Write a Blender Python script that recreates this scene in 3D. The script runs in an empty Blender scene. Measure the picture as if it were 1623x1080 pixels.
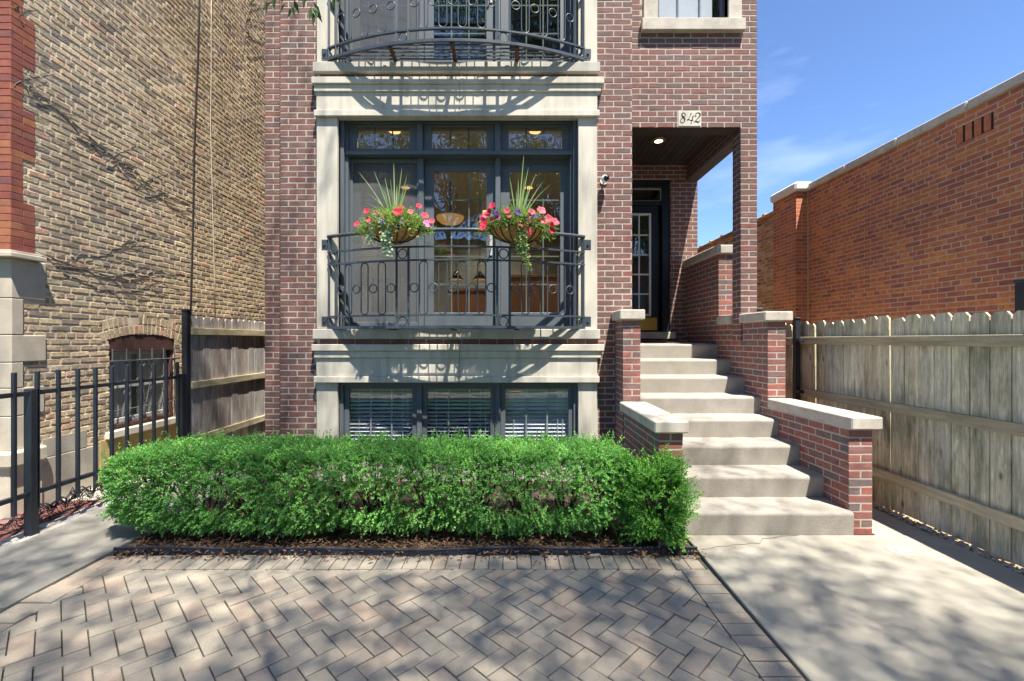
import bpy, math, random
import numpy as np
from mathutils import Vector, Matrix

random.seed(7)
rng = np.random.default_rng(7)
scene = bpy.context.scene
COL = scene.collection
PI = math.pi
CH = 1.6                       # eye height above the paving
F = 721.0                      # focal length in pixels of a 1623 px wide frame

# ---------------------------------------------------------------- camera
cam_data = bpy.data.cameras.new("camera")
cam = bpy.data.objects.new("camera", cam_data)
COL.objects.link(cam)
cam.location = (0, 0, CH)
cam.rotation_euler = (math.radians(90), 0, 0)
cam_data.sensor_width = 36
cam_data.lens = 16.0
cam_data.shift_x = 0.0022
cam_data.clip_start = 0.05
cam_data.clip_end = 600
scene.camera = cam

# ---------------------------------------------------------------- sky, sun, exposure
SUN_TO = Vector((0.20, -0.39, 1.0)).normalized()       # towards the sun
SUN_EL = math.asin(SUN_TO.z)
SUN_AZ = math.atan2(SUN_TO.x, SUN_TO.y)
world = bpy.data.worlds.new("World")
scene.world = world
world.use_nodes = True
wn, wl = world.node_tree.nodes, world.node_tree.links
wn.clear()
w_out = wn.new("ShaderNodeOutputWorld")
w_bg = wn.new("ShaderNodeBackground")
w_sky = wn.new("ShaderNodeTexSky")
w_sky.sky_type = 'NISHITA'
w_sky.sun_disc = False
w_sky.sun_elevation = SUN_EL
w_sky.sun_rotation = SUN_AZ
w_sky.air_density = 0.55
w_sky.dust_density = 0.05
w_sky.ozone_density = 6.0
w_bg.inputs['Strength'].default_value = 0.092
# faint high cloud veils, the same all round the sky
w_tc = wn.new("ShaderNodeTexCoord")
w_map = wn.new("ShaderNodeMapping")
w_map.inputs['Scale'].default_value = (1.2, 1.2, 4.0)
w_noise = wn.new("ShaderNodeTexNoise")
w_noise.inputs['Scale'].default_value = 2.2
w_noise.inputs['Detail'].default_value = 7
w_noise.inputs['Roughness'].default_value = 0.55
w_ramp = wn.new("ShaderNodeValToRGB")
w_ramp.color_ramp.elements[0].position = 0.54
w_ramp.color_ramp.elements[0].color = (0, 0, 0, 1)
w_ramp.color_ramp.elements[1].position = 0.80
w_ramp.color_ramp.elements[1].color = (0.24, 0.24, 0.24, 1)
w_mix = wn.new("ShaderNodeMixRGB")
w_mix.inputs['Color2'].default_value = (5.0, 5.4, 6.0, 1)
wl.new(w_tc.outputs['Generated'], w_map.inputs['Vector'])
wl.new(w_map.outputs['Vector'], w_noise.inputs['Vector'])
wl.new(w_noise.outputs['Fac'], w_ramp.inputs['Fac'])
wl.new(w_ramp.outputs['Color'], w_mix.inputs['Fac'])
wl.new(w_sky.outputs['Color'], w_mix.inputs['Color1'])
wl.new(w_mix.outputs['Color'], w_bg.inputs['Color'])
wl.new(w_bg.outputs['Background'], w_out.inputs['Surface'])

sun_data = bpy.data.lights.new("sun", 'SUN')
sun_data.energy = 3.0
sun_data.angle = math.radians(0.53)
sun_data.color = (1.0, 0.94, 0.84)
sun = bpy.data.objects.new("sun", sun_data)
COL.objects.link(sun)
sun.location = SUN_TO * 40
sun.rotation_euler = SUN_TO.to_track_quat('Z', 'Y').to_euler()

scene.view_settings.view_transform = 'Standard'
scene.view_settings.look = 'None'
scene.view_settings.gamma = 1.0
scene.view_settings.use_curve_mapping = False
scene.view_settings.exposure = 2.02
scene.render.engine = 'CYCLES'
scene.cycles.use_denoising = True
scene.cycles.max_bounces = 8
scene.cycles.transparent_max_bounces = 16
scene.cycles.caustics_reflective = False
scene.cycles.caustics_refractive = False
scene.cycles.sample_clamp_indirect = 6.0


# ================================================================ materials
def new_mat(name):
    m = bpy.data.materials.new(name)
    m.use_nodes = True
    nt = m.node_tree
    nt.nodes.clear()
    return m, nt.nodes, nt.links


def rnd_value(N, L):
    """one random number per piece: stored on the faces of joined pieces, else per object"""
    at = N.new("ShaderNodeAttribute")
    at.attribute_name = "rnd"
    oi = N.new("ShaderNodeObjectInfo")
    add = N.new("ShaderNodeMath"); add.operation = 'ADD'
    fr = N.new("ShaderNodeMath"); fr.operation = 'FRACT'
    L.new(at.outputs['Fac'], add.inputs[0])
    L.new(oi.outputs['Random'], add.inputs[1])
    L.new(add.outputs[0], fr.inputs[0])
    return fr.outputs[0]


def ramp_node(N, stops, interp='LINEAR'):
    r = N.new("ShaderNodeValToRGB")
    cr = r.color_ramp
    cr.interpolation = interp
    while len(cr.elements) < len(stops):
        cr.elements.new(0.5)
    for e, (p, c) in zip(cr.elements, stops):
        e.position = p
        e.color = (*c, 1)
    return r


def mat(name, colors, rough=0.8, pick=False, mottle=0.25, mscale=12.0, fine=0.15, fscale=140.0,
        bump=0.15, bscale=160.0, bdist=0.004, spec=0.3, metal=0.0, stain=None, stain_scale=1.5, stain_amt=0.5,
        stretch=(1, 1, 1), translucent=0.0, interp='LINEAR', coord='pos', stain_lo=0.45, stain_hi=0.7, patch=0.0, pscale=0.9, knots=None, stain_stretch=None):
    """colour (one, or a ramp of several picked per piece) with mottling, fine grain, optional stains and fine relief"""
    m, N, L = new_mat(name)
    out = N.new("ShaderNodeOutputMaterial")
    bs = N.new("ShaderNodeBsdfPrincipled")
    bs.inputs['Roughness'].default_value = rough
    bs.inputs['Specular IOR Level'].default_value = spec
    bs.inputs['Metallic'].default_value = metal
    if coord == 'pos':
        g = N.new("ShaderNodeNewGeometry"); vec = g.outputs['Position']
    else:
        g = N.new("ShaderNodeTexCoord"); vec = g.outputs['Object']
    mp = N.new("ShaderNodeMapping"); mp.inputs['Scale'].default_value = stretch
    L.new(vec, mp.inputs['Vector'])
    V = mp.outputs['Vector']
    if pick:
        r = rnd_value(N, L)
        n = len(colors)
        stops = [((i + 0.5) / n if interp == 'LINEAR' else i / n, c) for i, c in enumerate(colors)]
        rp = ramp_node(N, stops, interp)
        L.new(r, rp.inputs['Fac'])
        col = rp.outputs['Color']
        # shift the noise per piece so that neighbours do not share one pattern
        vm = N.new("ShaderNodeVectorMath"); vm.operation = 'SCALE'
        cx = N.new("ShaderNodeCombineXYZ")
        for k in range(3):
            L.new(r, cx.inputs[k])
        L.new(cx.outputs[0], vm.inputs[0]); vm.inputs['Scale'].default_value = 37.0
        va = N.new("ShaderNodeVectorMath"); va.operation = 'ADD'
        L.new(V, va.inputs[0]); L.new(vm.outputs[0], va.inputs[1])
        VP = va.outputs[0]
    else:
        rgb = N.new("ShaderNodeRGB"); rgb.outputs[0].default_value = (*colors[0], 1)
        col = rgb.outputs[0]
        VP = V

    def noise(scale, detail=4, v=V, rough_=0.6):
        t = N.new("ShaderNodeTexNoise")
        t.inputs['Scale'].default_value = scale
        t.inputs['Detail'].default_value = detail
        t.inputs['Roughness'].default_value = rough_
        L.new(v, t.inputs['Vector'])
        return t.outputs['Fac']

    def scale_col(c, fac, amt):
        mr = N.new("ShaderNodeMapRange")
        mr.inputs['From Min'].default_value = 0.25
        mr.inputs['From Max'].default_value = 0.75
        mr.inputs['To Min'].default_value = 1 - amt
        mr.inputs['To Max'].default_value = 1 + amt
        L.new(fac, mr.inputs['Value'])
        vm = N.new("ShaderNodeVectorMath"); vm.operation = 'SCALE'
        L.new(c, vm.inputs[0]); L.new(mr.outputs[0], vm.inputs['Scale'])
        return vm.outputs[0]

    if mottle:
        col = scale_col(col, noise(mscale, 5, VP), mottle)
    if fine:
        col = scale_col(col, noise(fscale, 2, VP), fine)
    if patch:
        g2 = N.new("ShaderNodeNewGeometry")
        col = scale_col(col, noise(pscale, 6, g2.outputs['Position'], 0.6), patch)
    if knots:
        mk = N.new("ShaderNodeMapping"); mk.inputs['Scale'].default_value = (6.8, 6.8, 2.6)
        g3 = N.new("ShaderNodeNewGeometry"); L.new(g3.outputs['Position'], mk.inputs['Vector'])
        vo = N.new("ShaderNodeTexVoronoi"); vo.inputs['Scale'].default_value = 1.0
        L.new(mk.outputs[0], vo.inputs['Vector'])
        rk = ramp_node(N, [(0.05, (0.85,) * 3), (0.10, (0.25,) * 3), (0.16, (0, 0, 0))])
        L.new(vo.outputs['Distance'], rk.inputs['Fac'])
        mxk = N.new("ShaderNodeMixRGB"); L.new(rk.outputs['Color'], mxk.inputs['Fac']); L.new(col, mxk.inputs['Color1'])
        mxk.inputs['Color2'].default_value = (*knots, 1)
        col = mxk.outputs['Color']
    if stain:
        VS = V
        if stain_stretch:
            ms = N.new("ShaderNodeMapping"); ms.inputs['Scale'].default_value = stain_stretch
            g4 = N.new("ShaderNodeNewGeometry"); L.new(g4.outputs['Position'], ms.inputs['Vector']); VS = ms.outputs[0]
        fac = noise(stain_scale, 7, VS, 0.65)
        rp2 = ramp_node(N, [(stain_lo, (0, 0, 0)), (stain_hi, (stain_amt,) * 3)])
        L.new(fac, rp2.inputs['Fac'])
        mx = N.new("ShaderNodeMixRGB")
        L.new(rp2.outputs['Color'], mx.inputs['Fac'])
        L.new(col, mx.inputs['Color1'])
        mx.inputs['Color2'].default_value = (*stain, 1)
        col = mx.outputs['Color']
    L.new(col, bs.inputs['Base Color'])
    if bump:
        b = N.new("ShaderNodeBump")
        b.inputs['Strength'].default_value = bump
        b.inputs['Distance'].default_value = bdist
        L.new(noise(bscale, 5, VP), b.inputs['Height'])
        L.new(b.outputs['Normal'], bs.inputs['Normal'])
    if translucent:
        tr = N.new("ShaderNodeBsdfTranslucent")
        L.new(col, tr.inputs['Color'])
        mix = N.new("ShaderNodeMixShader"); mix.inputs[0].default_value = translucent
        L.new(bs.outputs[0], mix.inputs[1]); L.new(tr.outputs[0], mix.inputs[2])
        L.new(mix.outputs[0], out.inputs['Surface'])
    else:
        L.new(bs.outputs[0], out.inputs['Surface'])
    return m


def glass_mat(name, tint=(0.9, 0.93, 0.92), f0=0.12, wav=0.02):
    m, N, L = new_mat(name)
    out = N.new("ShaderNodeOutputMaterial")
    tr = N.new("ShaderNodeBsdfTransparent"); tr.inputs[0].default_value = (*tint, 1)
    gl = N.new("ShaderNodeBsdfGlossy"); gl.inputs['Roughness'].default_value = 0.0
    gl.inputs['Color'].default_value = (0.95, 0.97, 1, 1)
    lw = N.new("ShaderNodeFresnel"); lw.inputs['IOR'].default_value = 1.5
    mr = N.new("ShaderNodeMapRange")
    mr.inputs['From Min'].default_value = 0.04; mr.inputs['From Max'].default_value = 1
    mr.inputs['To Min'].default_value = f0; mr.inputs['To Max'].default_value = 1
    L.new(lw.outputs[0], mr.inputs['Value'])
    g = N.new("ShaderNodeNewGeometry")
    io = N.new("ShaderNodeMath"); io.operation = 'MULTIPLY_ADD'      # same reflectance on the way out of the pane as on the way in
    L.new(g.outputs['Backfacing'], io.inputs[0]); io.inputs[1].default_value = 1 / 1.5 - 1.5; io.inputs[2].default_value = 1.5
    L.new(io.outputs[0], lw.inputs['IOR'])
    t = N.new("ShaderNodeTexNoise"); t.inputs['Scale'].default_value = 2.5
    L.new(g.outputs['Position'], t.inputs['Vector'])
    b = N.new("ShaderNodeBump"); b.inputs['Strength'].default_value = wav; b.inputs['Distance'].default_value = 0.05
    L.new(t.outputs['Fac'], b.inputs['Height'])
    L.new(b.outputs[0], gl.inputs['Normal'])
    mix = N.new("ShaderNodeMixShader")
    L.new(mr.outputs[0], mix.inputs[0]); L.new(tr.outputs[0], mix.inputs[1]); L.new(gl.outputs[0], mix.inputs[2])
    L.new(mix.outputs[0], out.inputs['Surface'])
    return m


def emit_mat(name, color, strength):
    m, N, L = new_mat(name)
    out = N.new("ShaderNodeOutputMaterial")
    e = N.new("ShaderNodeEmission"); e.inputs[0].default_value = (*color, 1); e.inputs[1].default_value = strength
    L.new(e.outputs[0], out.inputs[0])
    return m


M = {}
M['brick'] = mat("house_brick", [(0.157, 0.100, 0.090), (0.194, 0.100, 0.085), (0.176, 0.103, 0.090), (0.222, 0.094, 0.078), (0.194, 0.113, 0.099), (0.206, 0.098, 0.082), (0.148, 0.102, 0.093), (0.203, 0.112, 0.095)], patch=0.18,
                 pick=True, rough=0.85, mottle=0.28, mscale=22, fine=0.18, bump=0.5, bscale=120, stretch=(0.6, 0.6, 1.5))
M['stoop_brick'] = mat("stoop_brick", [(0.168, 0.129, 0.123), (0.263, 0.118, 0.097), (0.227, 0.112, 0.099), (0.318, 0.112, 0.087), (0.236, 0.123, 0.109), (0.281, 0.108, 0.087), (0.155, 0.129, 0.125), (0.300, 0.123, 0.097)], patch=0.18,
                       pick=True, rough=0.85, mottle=0.28, mscale=22, fine=0.18, bump=0.5, bscale=120, stretch=(0.6, 0.6, 1.5))
M['mortar'] = mat("pale_mortar", [(0.45, 0.395, 0.35)], patch=0.18, rough=0.95, mottle=0.12, mscale=9, bump=0.4, bscale=260)
M['limestone'] = mat("cut_limestone", [(0.611, 0.572, 0.483)], patch=0.08, rough=0.85, mottle=0.07, mscale=4, fine=0.05, bump=0.12, bscale=300,
                     stain=(0.33, 0.31, 0.265), stain_scale=3.2, stain_amt=0.6, stain_stretch=(2.6, 1, 0.30))
M['sill_stone'] = mat("weathered_sill_stone", [(0.50, 0.47, 0.41)], patch=0.10, rough=0.88, mottle=0.10, mscale=4, fine=0.06, bump=0.15, bscale=300,
                      stain=(0.27, 0.255, 0.225), stain_scale=4.5, stain_amt=0.6, stretch=(1.6, 1, 0.25))
M['cap_stone'] = mat("wall_cap_stone", [(0.52, 0.47, 0.40)], rough=0.88, mottle=0.12, mscale=6, fine=0.1, bump=0.2, bscale=220,
                     stain=(0.24, 0.225, 0.20), stain_scale=5.5, stain_amt=0.55)
M['common'] = mat("common_brick", [(0.502, 0.384, 0.237), (0.295, 0.233, 0.173), (0.546, 0.427, 0.268), (0.393, 0.298, 0.200), (0.218, 0.178, 0.147), (0.513, 0.378, 0.247), (0.447, 0.346, 0.215), (0.252, 0.206, 0.163), (0.546, 0.438, 0.278), (0.339, 0.260, 0.184), (0.546, 0.336, 0.225), (0.470, 0.368, 0.225), (0.316, 0.254, 0.189), (0.568, 0.454, 0.300), (0.426, 0.324, 0.215)], patch=0.28,
                  pick=True, rough=0.92, mottle=0.4, mscale=26, fine=0.25, fscale=90, bump=0.9, bscale=90, bdist=0.006)
M['common_mortar'] = mat("old_lime_mortar", [(0.62, 0.53, 0.395)], patch=0.25, rough=0.95, mottle=0.2, mscale=5, fine=0.15, bump=0.6, bscale=120)
M['pressed'] = mat("red_pressed_brick", [(0.312, 0.109, 0.064), (0.234, 0.071, 0.057), (0.265, 0.085, 0.059), (0.359, 0.147, 0.069), (0.179, 0.067, 0.067), (0.289, 0.095, 0.069)],
                   pick=True, rough=0.8, mottle=0.2, mscale=16, fine=0.1, bump=0.25, bscale=160)
M['pressed_mortar'] = mat("red_brick_joint", [(0.20, 0.09, 0.075)], rough=0.95)
M['orange'] = mat("orange_brown_brick", [(0.503, 0.173, 0.082), (0.394, 0.129, 0.079), (0.572, 0.203, 0.079), (0.453, 0.151, 0.082), (0.319, 0.118, 0.090), (0.488, 0.159, 0.086), (0.624, 0.234, 0.079), (0.369, 0.129, 0.093)], patch=0.25,
                  pick=True, rough=0.85, mottle=0.25, mscale=16, fine=0.15, bump=0.4, bscale=120)
M['orange_mortar'] = mat("buff_mortar", [(0.52, 0.39, 0.275)], patch=0.18, rough=0.95, mottle=0.15)
M['old_wall'] = mat("old_ochre_brick", [(0.460, 0.241, 0.098), (0.345, 0.172, 0.081), (0.517, 0.287, 0.115), (0.414, 0.196, 0.092), (0.184, 0.121, 0.086), (0.483, 0.265, 0.115)],
                    pick=True, rough=0.92, mottle=0.4, mscale=8, bump=0.7, bscale=90)
M['coping'] = mat("pale_coping", [(0.56, 0.53, 0.47)], rough=0.85, mottle=0.15, mscale=8, stain=(0.30, 0.27, 0.22), stain_scale=6, stain_amt=0.5, bump=0.3)
M['coping_white'] = mat("painted_coping", [(0.78, 0.77, 0.74)], rough=0.6, mottle=0.05)
M['sandstone'] = mat("grey_sandstone", [(0.483, 0.425, 0.340)], patch=0.18, rough=0.9, mottle=0.12, mscale=5, fine=0.1, bump=0.3, bscale=120, stain=(0.35, 0.33, 0.30), stain_scale=3, stain_amt=0.4)
M['parging'] = mat("cement_parging", [(0.41, 0.375, 0.315)], rough=0.92, mottle=0.18, mscale=5, bump=0.4, bscale=60, stain=(0.28, 0.25, 0.21), stain_scale=4, stain_amt=0.5)
M['yellow_base'] = mat("yellow_painted_base", [(0.44, 0.335, 0.15)], rough=0.85, mottle=0.2, mscale=8, bump=0.3)
M['concrete'] = mat("step_concrete", [(0.358, 0.331, 0.286)], patch=0.12, rough=0.88, mottle=0.10, mscale=5, fine=0.12, fscale=220, bump=0.5, bscale=70, bdist=0.006,
                    stain=(0.25, 0.23, 0.195), stain_scale=4.5, stain_amt=0.7, stain_lo=0.47, stain_hi=0.75)
M['slab'] = mat("walk_concrete", [(0.364, 0.339, 0.279)], patch=0.12, rough=0.9, mottle=0.12, mscale=3.2, fine=0.14, fscale=260, bump=0.3, bscale=260,
                stain=(0.30, 0.29, 0.265), stain_scale=2.4, stain_amt=0.4)
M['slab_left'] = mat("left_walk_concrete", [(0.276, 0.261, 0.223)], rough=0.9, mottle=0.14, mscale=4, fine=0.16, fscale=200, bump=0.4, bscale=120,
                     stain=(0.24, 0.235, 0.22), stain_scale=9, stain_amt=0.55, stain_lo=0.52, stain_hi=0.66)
M['paver'] = mat("concrete_paver", [(0.396, 0.349, 0.275), (0.361, 0.319, 0.253), (0.408, 0.359, 0.279), (0.377, 0.332, 0.263), (0.418, 0.330, 0.253), (0.388, 0.342, 0.270), (0.361, 0.317, 0.253), (0.427, 0.332, 0.253), (0.402, 0.356, 0.279), (0.384, 0.317, 0.248)], patch=0.12,
                 pick=True, rough=0.92, mottle=0.10, mscale=9, fine=0.32, fscale=330, bump=0.6, bscale=330, bdist=0.003)
M['joint_sand'] = mat("joint_sand", [(0.095, 0.085, 0.068)], rough=1.0, mottle=0.3, mscale=30, stain=(0.07, 0.085, 0.035), stain_scale=3, stain_amt=0.5)
M['red_paver'] = mat("red_clay_paver", [(0.240, 0.095, 0.078), (0.280, 0.119, 0.095), (0.208, 0.085, 0.076), (0.264, 0.142, 0.119)], pick=True, rough=0.92, mottle=0.2, mscale=12, bump=0.4)
M['cobble'] = mat("pale_cobble", [(0.375, 0.351, 0.310), (0.315, 0.296, 0.263), (0.413, 0.385, 0.338)], pick=True, rough=0.92, mottle=0.2, mscale=14, bump=0.5)
M['soil'] = mat("dark_soil", [(0.075, 0.055, 0.04)], rough=1.0, mottle=0.4, mscale=14, bump=1.0, bscale=50, bdist=0.02)
M['mulch'] = mat("bark_mulch", [(0.12, 0.065, 0.038), (0.20, 0.115, 0.062), (0.075, 0.045, 0.03), (0.26, 0.165, 0.10), (0.15, 0.085, 0.05)], pick=True, rough=0.95, mottle=0.25, mscale=60, bump=0.3)
M['dry_leaf'] = mat("dry_leaf", [(0.30, 0.17, 0.075), (0.38, 0.25, 0.12), (0.22, 0.12, 0.06)], pick=True, rough=0.9, mottle=0.2, mscale=50, bump=0, translucent=0.2)
M['gravel'] = mat("pale_gravel", [(0.46, 0.40, 0.31), (0.34, 0.31, 0.27), (0.55, 0.50, 0.42), (0.40, 0.31, 0.20)], pick=True, rough=0.9, mottle=0.15, mscale=40, bump=0.2)
M['lawn'] = mat("parkway_grass", [(0.055, 0.105, 0.03)], rough=0.95, mottle=0.35, mscale=6, fine=0.3, fscale=60, bump=0.8, bscale=60)
M['asphalt'] = mat("asphalt", [(0.05, 0.05, 0.052)], rough=0.95, mottle=0.15, mscale=3, fine=0.25)
M['frame'] = mat("slate_blue_paint", [(0.112, 0.132, 0.150)], rough=0.42, mottle=0.05, mscale=3, fine=0.03, bump=0.05, bscale=60, spec=0.5)
M['door_paint'] = mat("dark_navy_door_paint", [(0.012, 0.02, 0.032)], rough=0.35, mottle=0.05, fine=0, bump=0.03, spec=0.5)
M['sash_white'] = mat("white_door_grille", [(0.72, 0.73, 0.72)], rough=0.5, mottle=0.03, fine=0, bump=0)
M['iron'] = mat("black_iron_paint", [(0.022, 0.027, 0.036)], rough=0.42, mottle=0.15, mscale=14, fine=0.05, bump=0.15, bscale=120, spec=0.5)
M['balcony_iron'] = mat("slate_iron_paint", [(0.055, 0.072, 0.09)], rough=0.38, mottle=0.15, mscale=14, fine=0.05, bump=0.12, bscale=120, spec=0.5,
                        stain=(0.10, 0.05, 0.025), stain_scale=7, stain_amt=0.5, stain_lo=0.58, stain_hi=0.72)
M['rust'] = mat("rusty_iron", [(0.115, 0.052, 0.024)], rough=0.85, mottle=0.4, mscale=25, bump=0.4)
M['fence'] = mat("weathered_cedar", [(0.613, 0.569, 0.393), (0.525, 0.511, 0.393), (0.687, 0.636, 0.442), (0.541, 0.481, 0.322), (0.640, 0.605, 0.442), (0.487, 0.452, 0.322)],
                 pick=True, rough=0.9, mottle=0.42, mscale=15, fine=0.30, fscale=85, bump=0.6, bscale=90, stretch=(1.8, 1.8, 0.12), patch=0.25, pscale=1.4, knots=(0.10, 0.085, 0.06),
                 stain=(0.115, 0.125, 0.06), stain_scale=2.4, stain_amt=0.75, stain_lo=0.48, stain_hi=0.70, stain_stretch=(1.0, 3.0, 0.9))
M['fence_grey'] = mat("grey_weathered_cedar", [(0.436, 0.409, 0.392), (0.392, 0.347, 0.321), (0.487, 0.452, 0.427), (0.436, 0.366, 0.321)],
                      pick=True, rough=0.9, mottle=0.42, mscale=15, fine=0.30, fscale=85, bump=0.6, bscale=90, stretch=(1.8, 1.8, 0.12), patch=0.2, pscale=1.4, knots=(0.08, 0.07, 0.055),
                      stain=(0.12, 0.095, 0.065), stain_scale=2.4, stain_amt=0.6, stain_stretch=(1.0, 3.0, 0.9))
M['fence_rail'] = mat("fence_rail_wood", [(0.528, 0.459, 0.297), (0.465, 0.404, 0.258)], pick=True, rough=0.9, mottle=0.3, mscale=16, fine=0.15, bump=0.5, bscale=90, stretch=(1.6, 0.16, 1.6),
                      stain=(0.14, 0.12, 0.08), stain_scale=4, stain_amt=0.5)
M['ceiling_board'] = mat("dark_stained_board", [(0.050, 0.040, 0.034), (0.042, 0.034, 0.029), (0.058, 0.046, 0.038)], pick=True, rough=0.6, mottle=0.2, mscale=14, stretch=(3, 0.4, 1), bump=0.2)
M['beam_trim'] = mat("beam_trim_paint", [(0.10, 0.095, 0.092)], rough=0.6, mottle=0.1)
M['brass'] = mat("brass_plate", [(0.62, 0.42, 0.12)], rough=0.28, metal=1.0, mottle=0.1, mscale=9, fine=0, bump=0.05)
M['ink'] = mat("engraved_dark_paint", [(0.025, 0.023, 0.02)], rough=0.8, fine=0, mottle=0)
M['white_plastic'] = mat("white_plastic", [(0.72, 0.72, 0.72)], rough=0.35, mottle=0, fine=0, bump=0, spec=0.5)
M['black_plastic'] = mat("black_plastic", [(0.012, 0.012, 0.014)], rough=0.25, mottle=0, fine=0, bump=0, spec=0.5)
M['edging'] = mat("plastic_edging", [(0.03, 0.037, 0.055)], rough=0.5, mottle=0.2, bump=0.1)
M['cable_black'] = mat("black_cable", [(0.03, 0.028, 0.026)], rough=0.7, bump=0)
M['cable_pale'] = mat("pale_cable", [(0.50, 0.44, 0.36)], rough=0.7, bump=0)
M['twig'] = mat("dry_twig", [(0.17, 0.145, 0.12)], rough=0.95, mottle=0.3, mscale=40, bump=0)
M['bark'] = mat("tree_bark", [(0.10, 0.08, 0.062)], rough=0.95, mottle=0.35, mscale=14, bump=1.0, bscale=30, bdist=0.02, stretch=(1, 1, 0.3))
M['window_red'] = mat("red_brown_window_paint", [(0.085, 0.043, 0.038)], rough=0.6, mottle=0.25, mscale=12, bump=0.2)
M['sash_grey'] = mat("pale_window_paint", [(0.48, 0.48, 0.47)], rough=0.6, mottle=0.1, bump=0.1)
M['grille'] = mat("grey_window_grille", [(0.12, 0.12, 0.125)], rough=0.5, mottle=0.2, bump=0.1)
M['curtain'] = mat("pale_curtain", [(0.72, 0.72, 0.69)], rough=0.9, mottle=0.15, mscale=10, stretch=(4, 4, 0.4), bump=0.1)
M['blind'] = mat("blind_slat_white", [(0.75, 0.76, 0.78)], rough=0.6, mottle=0.03, fine=0, bump=0)
M['shade'] = mat("insect_screen_shade", [(0.20, 0.21, 0.22)], rough=0.9, mottle=0.05)
M['leaf_hedge'] = mat("hedge_leaf", [(0.244, 0.333, 0.065), (0.156, 0.390, 0.083), (0.264, 0.591, 0.118), (0.185, 0.474, 0.118), (0.356, 0.722, 0.164), (0.140, 0.361, 0.095), (0.279, 0.577, 0.150)], pick=True,
                      rough=0.5, mottle=0.15, mscale=20, fine=0, bump=0, spec=0.4, translucent=0.32)
M['leaf_yew'] = mat("yew_leaf", [(0.098, 0.329, 0.049), (0.165, 0.456, 0.069), (0.125, 0.386, 0.069), (0.277, 0.543, 0.079)], pick=True,
                    rough=0.5, mottle=0.15, mscale=20, fine=0, bump=0, spec=0.4, translucent=0.3)
M['leaf_tree'] = mat("tree_leaf", [(0.050, 0.105, 0.024), (0.080, 0.155, 0.034), (0.060, 0.120, 0.030), (0.10, 0.18, 0.040)], pick=True,
                     rough=0.5, mottle=0.1, fine=0, bump=0, spec=0.4, translucent=0.35)
M['leaf_basket'] = mat("basket_foliage", [(0.210, 0.351, 0.060), (0.300, 0.446, 0.090), (0.150, 0.270, 0.054), (0.360, 0.486, 0.120)], pick=True, rough=0.5, mottle=0, fine=0, bump=0, translucent=0.35)
M['leaf_silver'] = mat("silver_trailing_leaf", [(0.469, 0.600, 0.390), (0.562, 0.675, 0.469), (0.375, 0.525, 0.312)], pick=True, rough=0.6, mottle=0, fine=0, bump=0, translucent=0.3)
M['leaf_trail'] = mat("green_trailing_leaf", [(0.210, 0.351, 0.078), (0.336, 0.455, 0.156), (0.448, 0.520, 0.247)], pick=True, rough=0.55, mottle=0, fine=0, bump=0, translucent=0.3)
M['blade'] = mat("spike_leaf", [(0.203, 0.338, 0.098), (0.297, 0.438, 0.156), (0.405, 0.500, 0.247)], pick=True, rough=0.45, mottle=0.1, fine=0, bump=0, translucent=0.25)
M['petal_red'] = mat("red_petal", [(0.72, 0.035, 0.075), (0.78, 0.06, 0.11)], pick=True, rough=0.6, mottle=0.1, mscale=60, fine=0, bump=0, translucent=0.3)
M['petal_coral'] = mat("coral_pink_petal", [(0.80, 0.12, 0.16), (0.78, 0.16, 0.22)], pick=True, rough=0.6, mottle=0.1, mscale=60, fine=0, bump=0, translucent=0.3)
M['petal_pink'] = mat("pink_petal", [(0.78, 0.13, 0.42), (0.76, 0.26, 0.48)], pick=True, rough=0.6, mottle=0.1, mscale=60, fine=0, bump=0, translucent=0.3)
M['petal_purple'] = mat("purple_petal", [(0.14, 0.03, 0.36), (0.09, 0.02, 0.24)], pick=True, rough=0.6, mottle=0.1, mscale=60, fine=0, bump=0, translucent=0.2)
M['coir'] = mat("coir_liner", [(0.56, 0.30, 0.105)], rough=0.95, mottle=0.3, mscale=40, fine=0.3, bump=0.9, bscale=120)
M['room_wall'] = mat("room_wall_paint", [(0.40, 0.39, 0.36)], rough=0.9, mottle=0.05, bump=0)
M['room_ceiling'] = mat("room_ceiling_paint", [(0.52, 0.49, 0.43)], rough=0.9, mottle=0.02, bump=0)
M['room_floor'] = mat("room_oak_floor", [(0.20, 0.14, 0.09)], rough=0.4, mottle=0.2, bump=0.05)
M['furniture'] = mat("cherry_furniture", [(0.34, 0.145, 0.055)], rough=0.4, mottle=0.2, mscale=8, stretch=(1, 1, 0.2), bump=0.05)
M['drape'] = mat("gold_drape", [(0.40, 0.30, 0.14)], rough=0.9, mottle=0.2, mscale=12, stretch=(4, 4, 0.2), bump=0.2)
M['lamp_warm'] = emit_mat("warm_lamp_glow", (1.0, 0.48, 0.13), 0.15)
M['lamp_disc'] = emit_mat("downlight_glow", (1.0, 0.52, 0.18), 0.75)
M['porch_disc'] = emit_mat("porch_lamp_glow", (1.0, 0.92, 0.62), 2.0)
M['glass'] = glass_mat("window_glass", (0.80, 0.84, 0.82), 0.11, 0.03)
M['glass_low'] = glass_mat("basement_glass", (0.93, 0.95, 0.97), 0.05, 0.03)
M['glass_old'] = glass_mat("old_window_glass", (0.85, 0.87, 0.87), 0.05, 0.05)
M['net'] = mat("black_plastic_net", [(0.02, 0.022, 0.028)], rough=0.6, bump=0, fine=0)
M['far_brick'] = mat("opposite_house_brick", [(0.25, 0.12, 0.09)], rough=0.9, mottle=0.2)
M['roof'] = mat("opposite_roof", [(0.10, 0.09, 0.085)], rough=0.9)
M['dark_window'] = mat("opposite_window_glass", [(0.03, 0.035, 0.04)], rough=0.15, bump=0, spec=0.6)


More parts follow.
